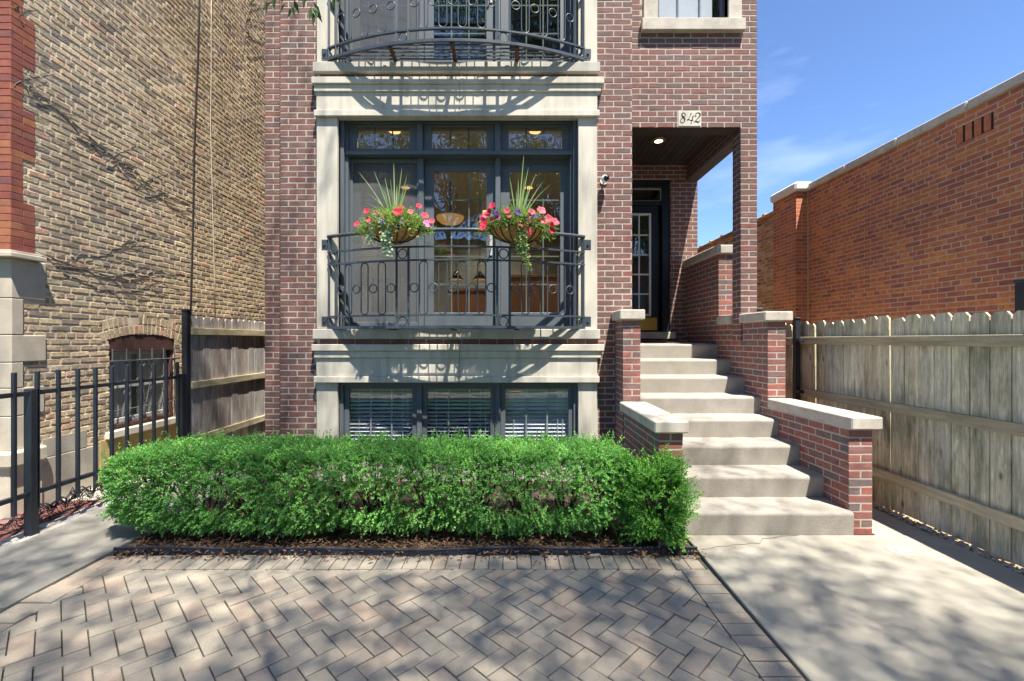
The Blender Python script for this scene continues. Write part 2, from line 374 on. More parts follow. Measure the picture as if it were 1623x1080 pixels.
# ================================================================ mesh helpers
class MB:
    """collects shapes and links them as one mesh object"""
    def __init__(self):
        self.v, self.f, self.r = [], [], []
        self.cur = None

    def add(self, verts, faces, rnd=None):
        b = len(self.v)
        self.v.extend(tuple(p) for p in verts)
        self.f.extend(tuple(i + b for i in fc) for fc in faces)
        self.r.extend([0.0 if rnd is None else rnd] * len(faces))

    def box(self, x0, y0, z0, x1, y1, z1, c=0.0, rnd=None, mtx=None):
        x0, x1 = min(x0, x1), max(x0, x1); y0, y1 = min(y0, y1), max(y0, y1); z0, z1 = min(z0, z1), max(z0, z1)
        if c <= 0:
            vs = [(x0, y0, z0), (x1, y0, z0), (x1, y1, z0), (x0, y1, z0), (x0, y0, z1), (x1, y0, z1), (x1, y1, z1), (x0, y1, z1)]
            fs = [(0, 3, 2, 1), (4, 5, 6, 7), (0, 1, 5, 4), (1, 2, 6, 5), (2, 3, 7, 6), (3, 0, 4, 7)]
        else:
            vs, idx = [], {}
            X, Y, Z = (x0, x1), (y0, y1), (z0, z1)
            for i in (0, 1):
                for j in (0, 1):
                    for k in (0, 1):
                        sx, sy, sz = (1 - 2 * i) * c, (1 - 2 * j) * c, (1 - 2 * k) * c
                        idx[i, j, k, 0] = len(vs); vs.append((X[i], Y[j] + sy, Z[k] + sz))
                        idx[i, j, k, 1] = len(vs); vs.append((X[i] + sx, Y[j], Z[k] + sz))
                        idx[i, j, k, 2] = len(vs); vs.append((X[i] + sx, Y[j] + sy, Z[k]))
            q = idx
            fs = []
            for s in (0, 1):
                a = [q[s, 0, 0, 0], q[s, 1, 0, 0], q[s, 1, 1, 0], q[s, 0, 1, 0]]
                fs.append(a if s else a[::-1])
                a = [q[0, s, 0, 1], q[0, s, 1, 1], q[1, s, 1, 1], q[1, s, 0, 1]]
                fs.append(a if s else a[::-1])
                a = [q[0, 0, s, 2], q[1, 0, s, 2], q[1, 1, s, 2], q[0, 1, s, 2]]
                fs.append(a if s else a[::-1])
            for a_ in (0, 1):
                for b_ in (0, 1):
                    f1 = [q[a_, b_, 0, 0], q[a_, b_, 1, 0], q[a_, b_, 1, 1], q[a_, b_, 0, 1]]
                    fs.append(f1 if (a_ == b_) is False else f1[::-1])
                    f2 = [q[a_, 0, b_, 0], q[a_, 0, b_, 2], q[a_, 1, b_, 2], q[a_, 1, b_, 0]]
                    fs.append(f2 if (a_ == b_) is False else f2[::-1])
                    f3 = [q[0, a_, b_, 1], q[1, a_, b_, 1], q[1, a_, b_, 2], q[0, a_, b_, 2]]
                    fs.append(f3 if (a_ == b_) is False else f3[::-1])
            for i in (0, 1):
                for j in (0, 1):
                    for k in (0, 1):
                        t = (q[i, j, k, 0], q[i, j, k, 1], q[i, j, k, 2])
                        fs.append(t if (i + j + k) % 2 else t[::-1])
        if mtx is not None:
            vs = [mtx @ Vector(p) for p in vs]
        self.add(vs, fs, rnd)

    def tube(self, pts, r, n=6, caps=True, closed=False, rnd=None):
        pts = [Vector(p) for p in pts]
        m = len(pts)
        rad = r if isinstance(r, (list, tuple)) else [r] * m
        t0 = (pts[1] - pts[0]).normalized()
        up = Vector((0, 0, 1)) if abs(t0.z) < 0.9 else Vector((1, 0, 0))
        u = t0.cross(up).normalized()
        vs = []
        for i, p in enumerate(pts):
            if closed:
                t = (pts[(i + 1) % m] - pts[i - 1])
            else:
                t = pts[min(i + 1, m - 1)] - pts[max(i - 1, 0)]
            t = t.normalized() if t.length > 1e-9 else t0
            u = (u - t * u.dot(t))
            u = u.normalized() if u.length > 1e-6 else t.orthogonal().normalized()
            w = t.cross(u)
            for k in range(n):
                a = 2 * PI * (k + 0.5) / n
                vs.append(p + (u * math.cos(a) + w * math.sin(a)) * rad[i])
        fs = []
        for i in range(m if closed else m - 1):
            j = (i + 1) % m
            for k in range(n):
                l = (k + 1) % n
                fs.append((i * n + k, i * n + l, j * n + l, j * n + k))
        if caps and not closed:
            fs.append(tuple(range(n))[::-1]); fs.append(tuple((m - 1) * n + k for k in range(n)))
        self.add(vs, fs, rnd)

    def sweep_rect(self, pts, w, h, rnd=None):
        """flat bar: w across (horizontal), h tall, along pts"""
        pts = [Vector(p) for p in pts]
        m = len(pts); vs = []
        for i, p in enumerate(pts):
            t = (pts[min(i + 1, m - 1)] - pts[max(i - 1, 0)]); t.z = 0; t.normalize()
            s = Vector((t.y, -t.x, 0)) * w / 2
            for q in ((-1, -1), (1, -1), (1, 1), (-1, 1)):
                vs.append(p + s * q[0] + Vector((0, 0, h / 2 * q[1])))
        fs = []
        for i in range(m - 1):
            for k in range(4):
                l = (k + 1) % 4
                fs.append((i * 4 + k, (i + 1) * 4 + k, (i + 1) * 4 + l, i * 4 + l))
        fs.append((0, 1, 2, 3)); fs.append(tuple((m - 1) * 4 + k for k in (3, 2, 1, 0)))
        self.add(vs, fs, rnd)

    def extrude_x(self, prof, x0, x1, rnd=None):
        """profile in (y, z), extruded from x0 to x1"""
        n = len(prof)
        vs = [(x0, y, z) for y, z in prof] + [(x1, y, z) for y, z in prof]
        fs = [(i, (i + 1) % n, n + (i + 1) % n, n + i) for i in range(n)]
        fs.append(tuple(range(n))[::-1]); fs.append(tuple(range(n, 2 * n)))
        self.add(vs, fs, rnd)

    def prism(self, poly, z0, z1, c=0.0, rnd=None):
        """polygon in (x, y) with top at z1 and an optional chamfer c round the top"""
        n = len(poly)
        if c > 0:
            cx = sum(p[0] for p in poly) / n; cy = sum(p[1] for p in poly) / n
            inner = inset(poly, c)
            vs = [(x, y, z0) for x, y in poly] + [(x, y, z1 - c) for x, y in poly] + [(x, y, z1) for x, y in inner]
            fs = [(i, (i + 1) % n, n + (i + 1) % n, n + i) for i in range(n)]
            fs += [(n + i, n + (i + 1) % n, 2 * n + (i + 1) % n, 2 * n + i) for i in range(n)]
            fs.append(tuple(range(2 * n, 3 * n)))
        else:
            vs = [(x, y, z0) for x, y in poly] + [(x, y, z1) for x, y in poly]
            fs = [(i, (i + 1) % n, n + (i + 1) % n, n + i) for i in range(n)]
            fs.append(tuple(range(n, 2 * n)))
        self.add(vs, fs, rnd)

    def lathe(self, prof, center, n=16, axis='z', rnd=None):
        """(radius, height) profile turned round a vertical axis at center"""
        cx, cy, cz = center
        vs = []
        for r, h in prof:
            for k in range(n):
                a = 2 * PI * k / n
                if axis == 'z':
                    vs.append((cx + r * math.cos(a), cy + r * math.sin(a), cz + h))
                else:
                    vs.append((cx + r * math.cos(a), cy + h, cz + r * math.sin(a)))
        fs = []
        for i in range(len(prof) - 1):
            for k in range(n):
                l = (k + 1) % n
                q = (i * n + k, i * n + l, (i + 1) * n + l, (i + 1) * n + k)
                fs.append(q if axis == 'z' else q[::-1])
        fs.append(tuple(range(n))[::-1] if axis == 'z' else tuple(range(n)))
        m = (len(prof) - 1) * n
        fs.append(tuple(range(m, m + n)) if axis == 'z' else tuple(range(m, m + n))[::-1])
        self.add(vs, fs, rnd)

    def mesh(self, name, material):
        me = bpy.data.meshes.new(name)
        me.from_pydata(self.v, [], self.f)
        if any(self.r):
            at = me.attributes.new("rnd", 'FLOAT', 'FACE')
            at.data.foreach_set("value", self.r)
        if material is not None:
            me.materials.append(material)
        me.update()
        return me

    def build(self, name, material, parent=None, smooth=False, kind=None, loc=None):
        me = self.mesh(name, material)
        if smooth:
            me.shade_smooth()
        return link(name, me, parent, kind, loc)


def inset(poly, c):
    """move each edge of a convex polygon inwards by c"""
    n = len(poly); out = []
    area = sum(poly[i][0] * poly[(i + 1) % n][1] - poly[(i + 1) % n][0] * poly[i][1] for i in range(n))
    s = 1 if area > 0 else -1
    lines = []
    for i in range(n):
        (x0, y0), (x1, y1) = poly[i], poly[(i + 1) % n]
        dx, dy = x1 - x0, y1 - y0
        l = math.hypot(dx, dy) or 1e-9
        nx, ny = -dy / l * s, dx / l * s
        lines.append((x0 + nx * c, y0 + ny * c, dx, dy))
    for i in range(n):
        ax, ay, adx, ady = lines[i - 1]; bx, by, bdx, bdy = lines[i]
        den = adx * bdy - ady * bdx
        if abs(den) < 1e-9:
            out.append((bx, by)); continue
        t = ((bx - ax) * bdy - (by - ay) * bdx) / den
        out.append((ax + adx * t, ay + ady * t))
    return out


def link(name, me, parent=None, kind=None, loc=None):
    o = bpy.data.objects.new(name, me)
    COL.objects.link(o)
    if parent is not None:
        o.parent = parent
        if parent.type == 'EMPTY' or True:
            o.matrix_parent_inverse = parent.matrix_basis.inverted() if loc is None else Matrix.Identity(4)
    if loc is not None:
        o.location = loc
    if kind:
        o['kind'] = kind
    return o


def thing(name, label, cat, loc=(0, 0, 0), group=None):
    o = bpy.data.objects.new(name, None)
    o.empty_display_size = 0.2
    COL.objects.link(o)
    o.location = loc
    o['label'] = label; o['category'] = cat
    if group: o['group'] = group
    return o


def tag(o, label, cat, group=None):
    o['label'] = label; o['category'] = cat
    if group: o['group'] = group
    return o


def np_mesh(name, verts, faces, rnd, material, parent=None, kind=None, smooth=False):
    """verts (n,3), faces (m,k) arrays of equal-sized faces, rnd (m,)"""
    me = bpy.data.meshes.new(name)
    nv, (nf, k) = len(verts), faces.shape
    me.vertices.add(nv); me.vertices.foreach_set("co", np.ascontiguousarray(verts, dtype=np.float32).ravel())
    me.loops.add(nf * k); me.loops.foreach_set("vertex_index", np.ascontiguousarray(faces, dtype=np.int32).ravel())
    me.polygons.add(nf)
    me.polygons.foreach_set("loop_start", np.arange(0, nf * k, k, dtype=np.int32))
    me.update(calc_edges=True)
    at = me.attributes.new("rnd", 'FLOAT', 'FACE')
    at.data.foreach_set("value", np.ascontiguousarray(rnd, dtype=np.float32))
    me.materials.append(material)
    me.validate()
    if smooth: me.shade_smooth()
    return link(name, me, parent, kind)


def unit(a):
    return a / np.maximum(np.linalg.norm(a, axis=-1, keepdims=True), 1e-9)


def leaves(P, D, Nn, ln, wd, fold=0.25):
    """folded diamond leaves: base P, axis D, normal Nn, lengths ln, widths wd -> verts, tri faces"""
    n = len(P)
    D = unit(D); S = unit(np.cross(D, Nn)); U = np.cross(S, D)
    ln = ln[:, None]; wd = wd[:, None]
    mid = P + D * ln * 0.45
    a = mid + S * wd * 0.5 + U * wd * fold
    b = mid - S * wd * 0.5 + U * wd * fold
    tip = P + D * ln - U * ln * 0.08
    V = np.stack([P, a, tip, b], axis=1).reshape(-1, 3)
    i = np.arange(n)[:, None] * 4
    Fc = np.concatenate([i + np.array([[0, 1, 2]]), i + np.array([[0, 2, 3]])], axis=1).reshape(-1, 3)
    return V, Fc


def project(p):
    y = max(p[1], 0.05)
    return 808 + F * p[0] / y, 540 - F * (p[2] - CH) / y


# ---------------------------------------------------------------- brickwork
BRICK_CACHE = {}
ORIG_CORNERS = None


def brick_shape(w, h, d, rough, variant, c=0.004):
    """one brick lying with its face at y=0 looking to -y, centred on x and z, depth d behind it"""
    r = random.Random(int(w * 1000) * 7919 + int(h * 1000) * 31 + variant * 101 + int(rough * 1e5))
    J = lambda s: r.uniform(-s, s)
    hw, hh = w / 2, h / 2
    fv = []
    for sx, sz in ((-1, -1), (1, -1), (1, 1), (-1, 1)):
        fv.append((sx * (hw - c) + J(rough), J(rough * 0.5), sz * (hh - c) + J(rough)))
    mid = [(sx * hw + J(rough), c, sz * hh + J(rough * 0.8)) for sx, sz in ((-1, -1), (1, -1), (1, 1), (-1, 1))]
    bk = [(x, d, z) for x, _, z in mid]
    vs = fv + mid + bk
    fs = [(0, 1, 2, 3)]
    for i in range(4):
        j = (i + 1) % 4
        fs.append((4 + i, 4 + j, j, i))
        fs.append((8 + i, 8 + j, 4 + j, 4 + i))
    return vs, fs


def brick_field(u0, u1, z0, z1, L, p, j, phase=0, holes=(), zbase=None, minw=0.028, bond=None):
    """running bond rectangles (u0, u1, z0, z1), cut round the holes"""
    out = []
    zb = z0 if zbase is None else zbase
    k0 = int(math.floor((z0 - zb) / p + 1e-6))
    k = k0
    while zb + k * p < z1 - 0.012:
        za, zt = max(zb + k * p + j / 2, z0), min(zb + (k + 1) * p - j / 2, z1)
        if zt - za < 0.012:
            k += 1; continue
        step = L
        off = (L / 2 if (k % 2) else 0.0) + phase
        if bond and (k % bond) == 0:
            step = L / 2; off = L / 4 + phase
        zm = (za + zt) / 2
        spans = [(u0, u1)]
        for (a, b, c, d) in holes:
            if c - 1e-6 < zm < d + 1e-6:
                ns = []
                for (s, e) in spans:
                    if b <= s or a >= e: ns.append((s, e)); continue
                    if a > s: ns.append((s, a))
                    if b < e: ns.append((b, e))
                spans = ns
        for (s, e) in spans:
            i0 = int(math.floor((s - u0 - off) / step)) - 1
            i = i0
            while True:
                a = u0 + off + i * step
                b = a + step
                i += 1
                if a >= e: break
                if b <= s: continue
                a2 = max(a, s); b2 = min(b, e)
                a3 = a2 + (j / 2 if a2 > s + 1e-6 else 0.0)
                b3 = b2 - (j / 2 if b2 < e - 1e-6 else 0.0)
                if b3 - a3 > minw:
                    out.append((a3, b3, za, zt))
        k += 1
    return out


def face_matrix(kind, pos):
    """maps (u, depth behind the face, z) to the world for a wall face looking -y / -x / +x"""
    if kind == '-y':
        return Matrix(((1, 0, 0, 0), (0, 1, 0, pos), (0, 0, 1, 0), (0, 0, 0, 1)))
    if kind == '-x':      # u runs along -Y ... keep u = -y
        return Matrix(((0, 1, 0, pos), (-1, 0, 0, 0), (0, 0, 1, 0), (0, 0, 0, 1)))
    if kind == '+x':      # u = +y
        return Matrix(((0, -1, 0, pos), (1, 0, 0, 0), (0, 0, 1, 0), (0, 0, 0, 1)))


class Bricks:
    """bricks of one thing: those that show largest become parts, the others one joined part"""
    def __init__(self):
        self.items = []

    def field(self, kind, pos, rects, depth=0.03, rough=0.0012, tilt=0.003, proud=0.0005, ok=True, c=0.003):
        fm = face_matrix(kind, pos)
        for (a, b, c0, d) in rects:
            w, h = b - a, d - c0
            cu, cz = (a + b) / 2, (c0 + d) / 2
            if kind == '-x':
                # rect is given in y; u = -y
                cu = -cu
            loc = Matrix.Translation((cu, random.gauss(0, proud), cz)) @ Matrix.Rotation(random.gauss(0, tilt), 4, 'Z') @ Matrix.Rotation(random.gauss(0, tilt * 0.8), 4, 'Y')
            self.items.append([fm @ loc, w, h, depth, rough, c, ok])

    def place(self, mtx, w, h, depth=0.03, rough=0.0012, ok=True, c=0.004):
        self.items.append([mtx, w, h, depth, rough, c, ok])

    def finish(self, parent, material, limit=300, name='brick', kindname='brickwork'):
        scored = []
        for it in self.items:
            p = it[0].translation
            nrm = (it[0].to_3x3() @ Vector((0, -1, 0))).normalized()
            v = Vector((0, 0, CH)) - p
            px, py = project(p)
            vis = it[6] and p.y > 0.3 and -20 < px < 1643 and -15 < py < 1095 and nrm.dot(v) > 0.02
            area = it[1] * it[2] * max(nrm.dot(v.normalized()), 0) / max(v.length_squared, 0.01) if vis else 0
            scored.append((area, it))
        scored.sort(key=lambda t: -t[0])
        rest = MB()
        n = 0
        for area, it in scored:
            mtx, w, h, d, rough, c, ok = it
            var = random.randrange(5)
            if area > 0 and n < limit:
                key = (round(w, 2), round(h, 3), d, rough, var, material.name, c)
                if key not in BRICK_CACHE:
                    vs, fs = brick_shape(max(key[0], 0.02), h, d, rough, var, c)
                    me = bpy.data.meshes.new(name); me.from_pydata(vs, [], fs); me.materials.append(material); me.update()
                    BRICK_CACHE[key] = me
                o = link(name, BRICK_CACHE[key], parent)
                o.matrix_parent_inverse = Matrix.Identity(4)
                pm = parent.matrix_basis
                o.matrix_basis = pm.inverted() @ mtx @ Matrix.Diagonal((w / max(key[0], 0.02), 1, 1, 1))
                n += 1
            else:
                vs, fs = brick_shape(w, h, d, rough, var, c)
                rest.add([mtx @ Vector(q) for q in vs], fs, random.random() * 0.998 + 0.001)
        if rest.v:
            rest.build(kindname, material, parent, kind='stuff')


def wall_boxes(mb, kind, pos, thick, u0, u1, z0, z1, holes=()):
    """solid wall behind a face (mortar plane at pos), cut round rectangular holes"""
    us = sorted({u0, u1, *[min(max(h[0], u0), u1) for h in holes], *[min(max(h[1], u0), u1) for h in holes]})
    zs = sorted({z0, z1, *[min(max(h[2], z0), z1) for h in holes], *[min(max(h[3], z0), z1) for h in holes]})
    # merge vertically per column so few pieces share faces
    for a, b in zip(us[:-1], us[1:]):
        run = None
        for c, d in list(zip(zs[:-1], zs[1:])) + [(None, None)]:
            solid = c is not None and not any(h[0] < (a + b) / 2 < h[1] and h[2] < (c + d) / 2 < h[3] for h in holes)
            if solid:
                run = (run[0], d) if run else (c, d)
            elif run:
                if kind == '-y':
                    mb.box(a, pos, run[0], b, pos + thick, run[1])
                elif kind == '-x':
                    mb.box(pos, a, run[0], pos + thick, b, run[1])
                else:
                    mb.box(pos - thick, a, run[0], pos, b, run[1])
                run = None


MJ = 0.002        # how far the mortar lies behind the brick faces

# ================================================================ the ground
def sheet(name, poly, z, material, thick=0.0, parent=None):
    mb = MB()
    if thick:
        mb.prism(poly, z - thick, z)
    else:
        mb.add([(x, y, z) for x, y in poly], [tuple(range(len(poly)))])
    o = mb.build(name, material, parent, kind='structure' if parent is None else None)
    return o


DX0, DX1 = -3.0, 1.40          # the paver drive between the two walks
sheet('ground', [(-250, -250), (250, -250), (250, 250), (-250, 250)], -0.06, M['lawn'])
sheet('street', [(-120, -14), (120, -14), (120, -6.2), (-120, -6.2)], -0.10 + 0.05, M['asphalt'])
sheet('sidewalk', [(-120, -3.4), (120, -3.4), (120, -1.8), (-120, -1.8)], -0.02, M['slab'], 0.03)
sheet('side_yard', [(-9, 3.6), (-3.97, 3.6), (-3.97, 30), (-9, 30)], -0.03, M['gravel'])
sheet('garden_bed', [(DX0 + 0.02, 3.36), (DX1 + 0.02, 3.36), (1.43, 3.74), (1.24, 3.74), (1.24, 5.3), (-3.0, 5.3)], -0.015, M['soil'])
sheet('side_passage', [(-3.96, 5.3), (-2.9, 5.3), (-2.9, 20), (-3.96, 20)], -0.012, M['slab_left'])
sheet('gravel_bed', [(3.50, -1.7), (5.2, -1.7), (5.2, 20), (3.50, 20)], -0.02, M['gravel'])

# left walk: slabs with joints
lw = thing('left_walk', '', '') if False else None
mb = MB()
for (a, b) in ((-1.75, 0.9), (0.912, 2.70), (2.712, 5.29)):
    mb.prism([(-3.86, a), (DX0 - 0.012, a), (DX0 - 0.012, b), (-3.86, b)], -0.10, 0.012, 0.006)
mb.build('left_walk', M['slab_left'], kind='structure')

# right walk: big slab, narrower slab beyond the joint at the stoop
mb = MB()
mb.prism([(DX1 + 0.004, -1.75), (3.49, -1.75), (3.49, 1.55), (DX1 + 0.004, 1.55)], -0.1, 0.008, 0.006)
mb.prism([(DX1 + 0.004, 1.562), (3.49, 1.562), (3.49, 3.725), (DX1 + 0.035, 3.725)], -0.1, 0.008, 0.006)
mb.prism([(3.006, 3.737), (3.47, 3.737), (3.47, 12), (3.006, 12)], -0.1, 0.006, 0.006)
right_walk = mb.build('right_walk', M['slab'], kind='structure')
# the crack that runs from the foot of the steps to the corner of the bed
mb = MB()
cp = [(1.455, 3.46), (1.53, 3.475), (1.60, 3.515), (1.68, 3.52), (1.74, 3.545), (1.83, 3.55), (1.90, 3.575), (1.96, 3.57), (2.0, 3.62), (2.03, 3.655), (2.12, 3.665), (2.2, 3.70), (2.35, 3.712)]
for (x0, y0), (x1, y1) in zip(cp[:-1], cp[1:]):
    w0, w1 = random.uniform(0.002, 0.0045), random.uniform(0.002, 0.0045)
    mb.add([(x0, y0 - w0, 0.0098), (x1, y1 - w1, 0.0098), (x1, y1 + w1, 0.0098), (x0, y0 + w0, 0.0098)], [(0, 1, 2, 3)])
mb.build('crack', M['joint_sand'], right_walk)


# ---------------------------------------------------------------- paver drive
def clip(poly, x0, y0, x1, y1):
    def cut(P, f, inter):
        out = []
        for i in range(len(P)):
            a, b = P[i - 1], P[i]
            fa, fb = f(a), f(b)
            if fb >= 0:
                if fa < 0: out.append(inter(a, b, fa, fb))
                out.append(b)
            elif fa >= 0:
                out.append(inter(a, b, fa, fb))
        return out
    it = lambda a, b, fa, fb: (a[0] + (b[0] - a[0]) * fa / (fa - fb), a[1] + (b[1] - a[1]) * fa / (fa - fb))
    for f in (lambda p: p[0] - x0, lambda p: x1 - p[0], lambda p: p[1] - y0, lambda p: y1 - p[1]):
        if not poly: return []
        poly = cut(poly, f, it)
    # drop doubled points
    out = []
    for p in poly:
        if not out or math.hypot(p[0] - out[-1][0], p[1] - out[-1][1]) > 0.002: out.append(p)
    if len(out) > 2 and math.hypot(out[0][0] - out[-1][0], out[0][1] - out[-1][1]) < 0.002: out.pop()
    return out if len(out) > 2 else []


def poly_area(P):
    return abs(sum(P[i - 1][0] * P[i][1] - P[i][0] * P[i - 1][1] for i in range(len(P)))) / 2


driveway = sheet('driveway', [(DX0 - 0.01, -1.78), (DX1 + 0.01, -1.78), (DX1 + 0.01, 3.40), (DX0 - 0.01, 3.40)], -0.016, M['joint_sand'])
PW = 0.1016
GAP = 0.0031
pavers = []
Yb0, Yb1 = 3.185, 3.388
# soldier row along the garden bed, stretchers stacked along both sides
x = DX0 + 0.004
while x < DX1 - PW * 0.5:
    pavers.append([(x + GAP, Yb0 + GAP), (min(x + PW, DX1) - GAP, Yb0 + GAP), (min(x + PW, DX1) - GAP, Yb1), (x + GAP, Yb1)])
    x += PW
y = Yb0
while y > -1.7:
    for (a, b) in ((DX0 + 0.004, DX0 + 0.204), (DX1 - 0.204, DX1 - 0.004)):
        pavers.append([(a + GAP, y - PW + GAP), (b - GAP, y - PW + GAP), (b - GAP, y - GAP), (a + GAP, y - GAP)])
    y -= PW
fx0, fx1, fy0, fy1 = DX0 + 0.206, DX1 - 0.206, -1.7, Yb0 - 0.002
c45 = math.sqrt(0.5)
ox, oy = -0.83, 1.30
for i in range(-60, 60):
    for jn in range(-24, 24):
        bx, by = i + 4 * jn, i
        for cells in (((bx, by), (bx + 2, by + 1)), ((bx + 2, by - 1), (bx + 3, by + 1))):
            (a0, b0), (a1, b1) = cells
            g = GAP / PW
            P = [(a0 + g, b0 + g), (a1 - g, b0 + g), (a1 - g, b1 - g), (a0 + g, b1 - g)]
            Q = []
            for (u, v) in P:
                u *= PW; v *= PW
                Q.append((ox + (u + v) * c45, oy + (v - u) * c45))
            if max(q[0] for q in Q) < fx0 or min(q[0] for q in Q) > fx1 or max(q[1] for q in Q) < fy0 or min(q[1] for q in Q) > fy1: continue
            R = clip(Q, fx0 + GAP, fy0, fx1 - GAP, fy1 - GAP)
            if R and poly_area(R) > 0.0006: pavers.append(R)


def showing(P):
    cx, cy = sum(q[0] for q in P) / len(P), sum(q[1] for q in P) / len(P)
    if cy < 0.3: return -1
    px, py = project((cx, cy, 0))
    if not (-30 < px < 1655 and 500 < py < 1100): return -1
    return poly_area(P) * CH / (cx * cx + cy * cy + CH * CH) ** 1.5


pavers.sort(key=lambda P: -showing(P))
rest = MB()
for n_, P in enumerate(pavers):
    zt = random.gauss(0.0, 0.0018)
    tx, ty = random.gauss(0, 0.010), random.gauss(0, 0.010)
    cx, cy = sum(q[0] for q in P) / len(P), sum(q[1] for q in P) / len(P)
    mb = MB() if n_ < 300 else rest
    local = [(qx - cx, qy - cy) for qx, qy in P]
    b = MB(); b.prism(local if n_ < 300 else P, -0.03, 0.0, 0.002)
    vs = [(vx, vy, vz + zt + (vx if n_ < 300 else vx - cx) * tx + (vy if n_ < 300 else vy - cy) * ty) for vx, vy, vz in b.v]
    if n_ < 300:
        mb.add(vs, b.f)
        mb.build('paver', M['paver'], driveway, loc=(cx, cy, 0.0))
    else:
        rest.add(vs, b.f, random.random() * 0.998 + 0.001)
rest.build('paver_field', M['paver'], driveway, kind='stuff')

# red clay paving and the pale cobble strip outside the iron fence, left
red_strip = sheet('brick_path', [(-4.62, -1.7), (-4.08, -1.7), (-4.08, 4.62), (-4.62, 4.62)], -0.022, M['joint_sand'])
y = 1.2
k = 0
while y < 4.6:
    x = -4.62 + (0.1 if k % 2 else 0.0)
    while x < -4.10:
        b = MB(); b.box(x + 0.002, y + 0.002, -0.04, min(x + 0.2, -4.085) - 0.002, y + 0.098, -0.012 + random.gauss(0, 0.0015), 0.004)
        b.build('brick', M['red_paver'], red_strip)
        x += 0.2
    y += 0.1; k += 1
strip = sheet('cobble_strip', [(-4.08, -1.7), (-3.86, -1.7), (-3.86, 4.75), (-4.08, 4.75)], -0.026, M['gravel'])
y = 1.2
while y < 4.7:
    ln = random.uniform(0.09, 0.16)
    for (a, b_) in ((-4.08, -3.975), (-3.97, -3.865)):
        mb = MB(); mb.box(a + 0.004, y + 0.004, -0.06, b_ - 0.002, y + ln - 0.004, -0.004 + random.gauss(0, 0.005), 0.012)
        mb.build('cobble', M['cobble'], strip)
    y += ln

# ================================================================ the brick house
house = thing('brick_house', 'purplish red brick house with limestone window bay and covered corner entrance', 'house', (0, 5.26, 0))
YB, YS, YD = 5.26, 5.49, 7.23             # bay face, side wall face, entrance wall face
XL, XBL, XBR, XR = -2.955, -2.66, 1.416, 2.985
OPX0, OPX1 = -1.975, 0.785                # window opening between the stone jambs
DZ = 3.035                                # storey height
TOP = 9.2
L_, P_, J_ = 0.2032, 0.0677, 0.0110
hb = Bricks()
core = MB()
win_holes = [(OPX0, OPX1, 0.25, 1.12), (OPX0, OPX1, 1.729, 4.235), (OPX0, OPX1, 1.729 + DZ, 4.235 + DZ)]
wall_boxes(core, '-y', YB + MJ, 0.30, XBL + 0.01, XBR - 0.006, -0.2, TOP, win_holes)
bay_holes = [(-2.23, 1.02, 0.0, 1.60), (-2.23, 1.02, 1.615, 1.74), (-2.215, 1.003, 1.7, 4.2),
             (-2.23, 1.02, 4.15, 4.635), (-2.23, 1.02, 4.65, 4.775), (-2.215, 1.003, 4.7, 7.2)]
ZB = -0.03
hb.field('-y', YB, brick_field(XBL, XBR, 0.0, 6.6, L_, P_, J_, 0.0, bay_holes, zbase=ZB))
# one course of brick shows between the sill and the cornice of each surround
for dz in (0, DZ):
    r = [(a, b, 1.5605 + dz, 1.6135 + dz) for a, b, _, _ in brick_field(-2.21, 1.015, 0, 0.06, L_, P_, J_, 0.03)]
    hb.field('-y', YB - 0.045, r, depth=0.055)
    core.box(-2.205, YB - 0.039, 1.557 + dz, 1.01, YB + 0.0055, 1.617 + dz)
# side walls either side of the bay
wall_boxes(core, '-y', YS + MJ, 0.30, XL + 0.006, XBL + 0.009, -0.2, TOP)
hb.field('-y', YS, brick_field(XL, XBL + 0.02, 0.0, 6.6, L_, P_, J_, 0.0, zbase=ZB))
SW = (1.78, 2.63, 5.45, 6.9)
LZ = 4.172                                # underside of the porch lintel
wall_boxes(core, '-y', YS + MJ, 0.195, XBR - 0.005, XR - 0.006, LZ + 0.002, TOP, [SW])
hb.field('-y', YS, brick_field(XBR, XR, LZ, 6.6, L_, P_, J_, -0.045, [(1.60, 2.80, 5.30, 7.0), (2.022, 2.312, 4.15, 4.378)], zbase=LZ - 0.004))
# corner pillar of the porch
core.box(2.785 + MJ, YS + MJ, 1.60, XR - MJ, 5.69 - MJ, LZ + 0.0015)
prows = brick_field(2.785, XR, 1.60, LZ, L_, P_, J_, 0.0, zbase=LZ - 0.004 - 40 * P_)
hb.field('-y', YS, prows)
hb.field('-x', 2.785, brick_field(YS + 0.004, 5.69, 1.60, LZ, L_, P_, J_, L_ / 2, zbase=LZ - 0.004 - 40 * P_))
hb.field('+x', XR, brick_field(YS + 0.004, 5.69, 1.60, LZ, L_, P_, J_, L_ / 2, zbase=LZ - 0.004 - 40 * P_))
# beam that runs back from the pillar to the entrance wall
BZ = 4.135
core.box(2.80 + MJ, 5.694, BZ + 0.012, XR - MJ, YD - 0.004, TOP)
hb.field('-x', 2.80, brick_field(5.69, YD, BZ + 0.012, 4.39, L_, P_, J_, 0.05, zbase=BZ + 0.012))
hb.field('+x', XR, brick_field(5.69, YD, BZ + 0.012, 6.6, L_, P_, J_, 0.05, zbase=BZ + 0.012))
# entrance wall and the return of the bay inside the porch
DOORH = (1.43, 2.555, 1.735, 4.165)
wall_boxes(core, '-y', YD + MJ, 0.25, XBR + 0.002, XR - 0.006, -0.2, TOP, [DOORH])
hb.field('-y', YD, brick_field(XBR + 0.01, XR, 1.50, 4.40, L_, P_, J_, 0.06, [DOORH], zbase=ZB))
wall_boxes(core, '+x', XBR - MJ, 0.20, YB + MJ + 0.301, YD + 0.24, -0.2, TOP)
hb.field('+x', XBR, brick_field(YB + 0.004, YD, 1.50, 4.40, L_, P_, J_, 0.1, zbase=ZB))
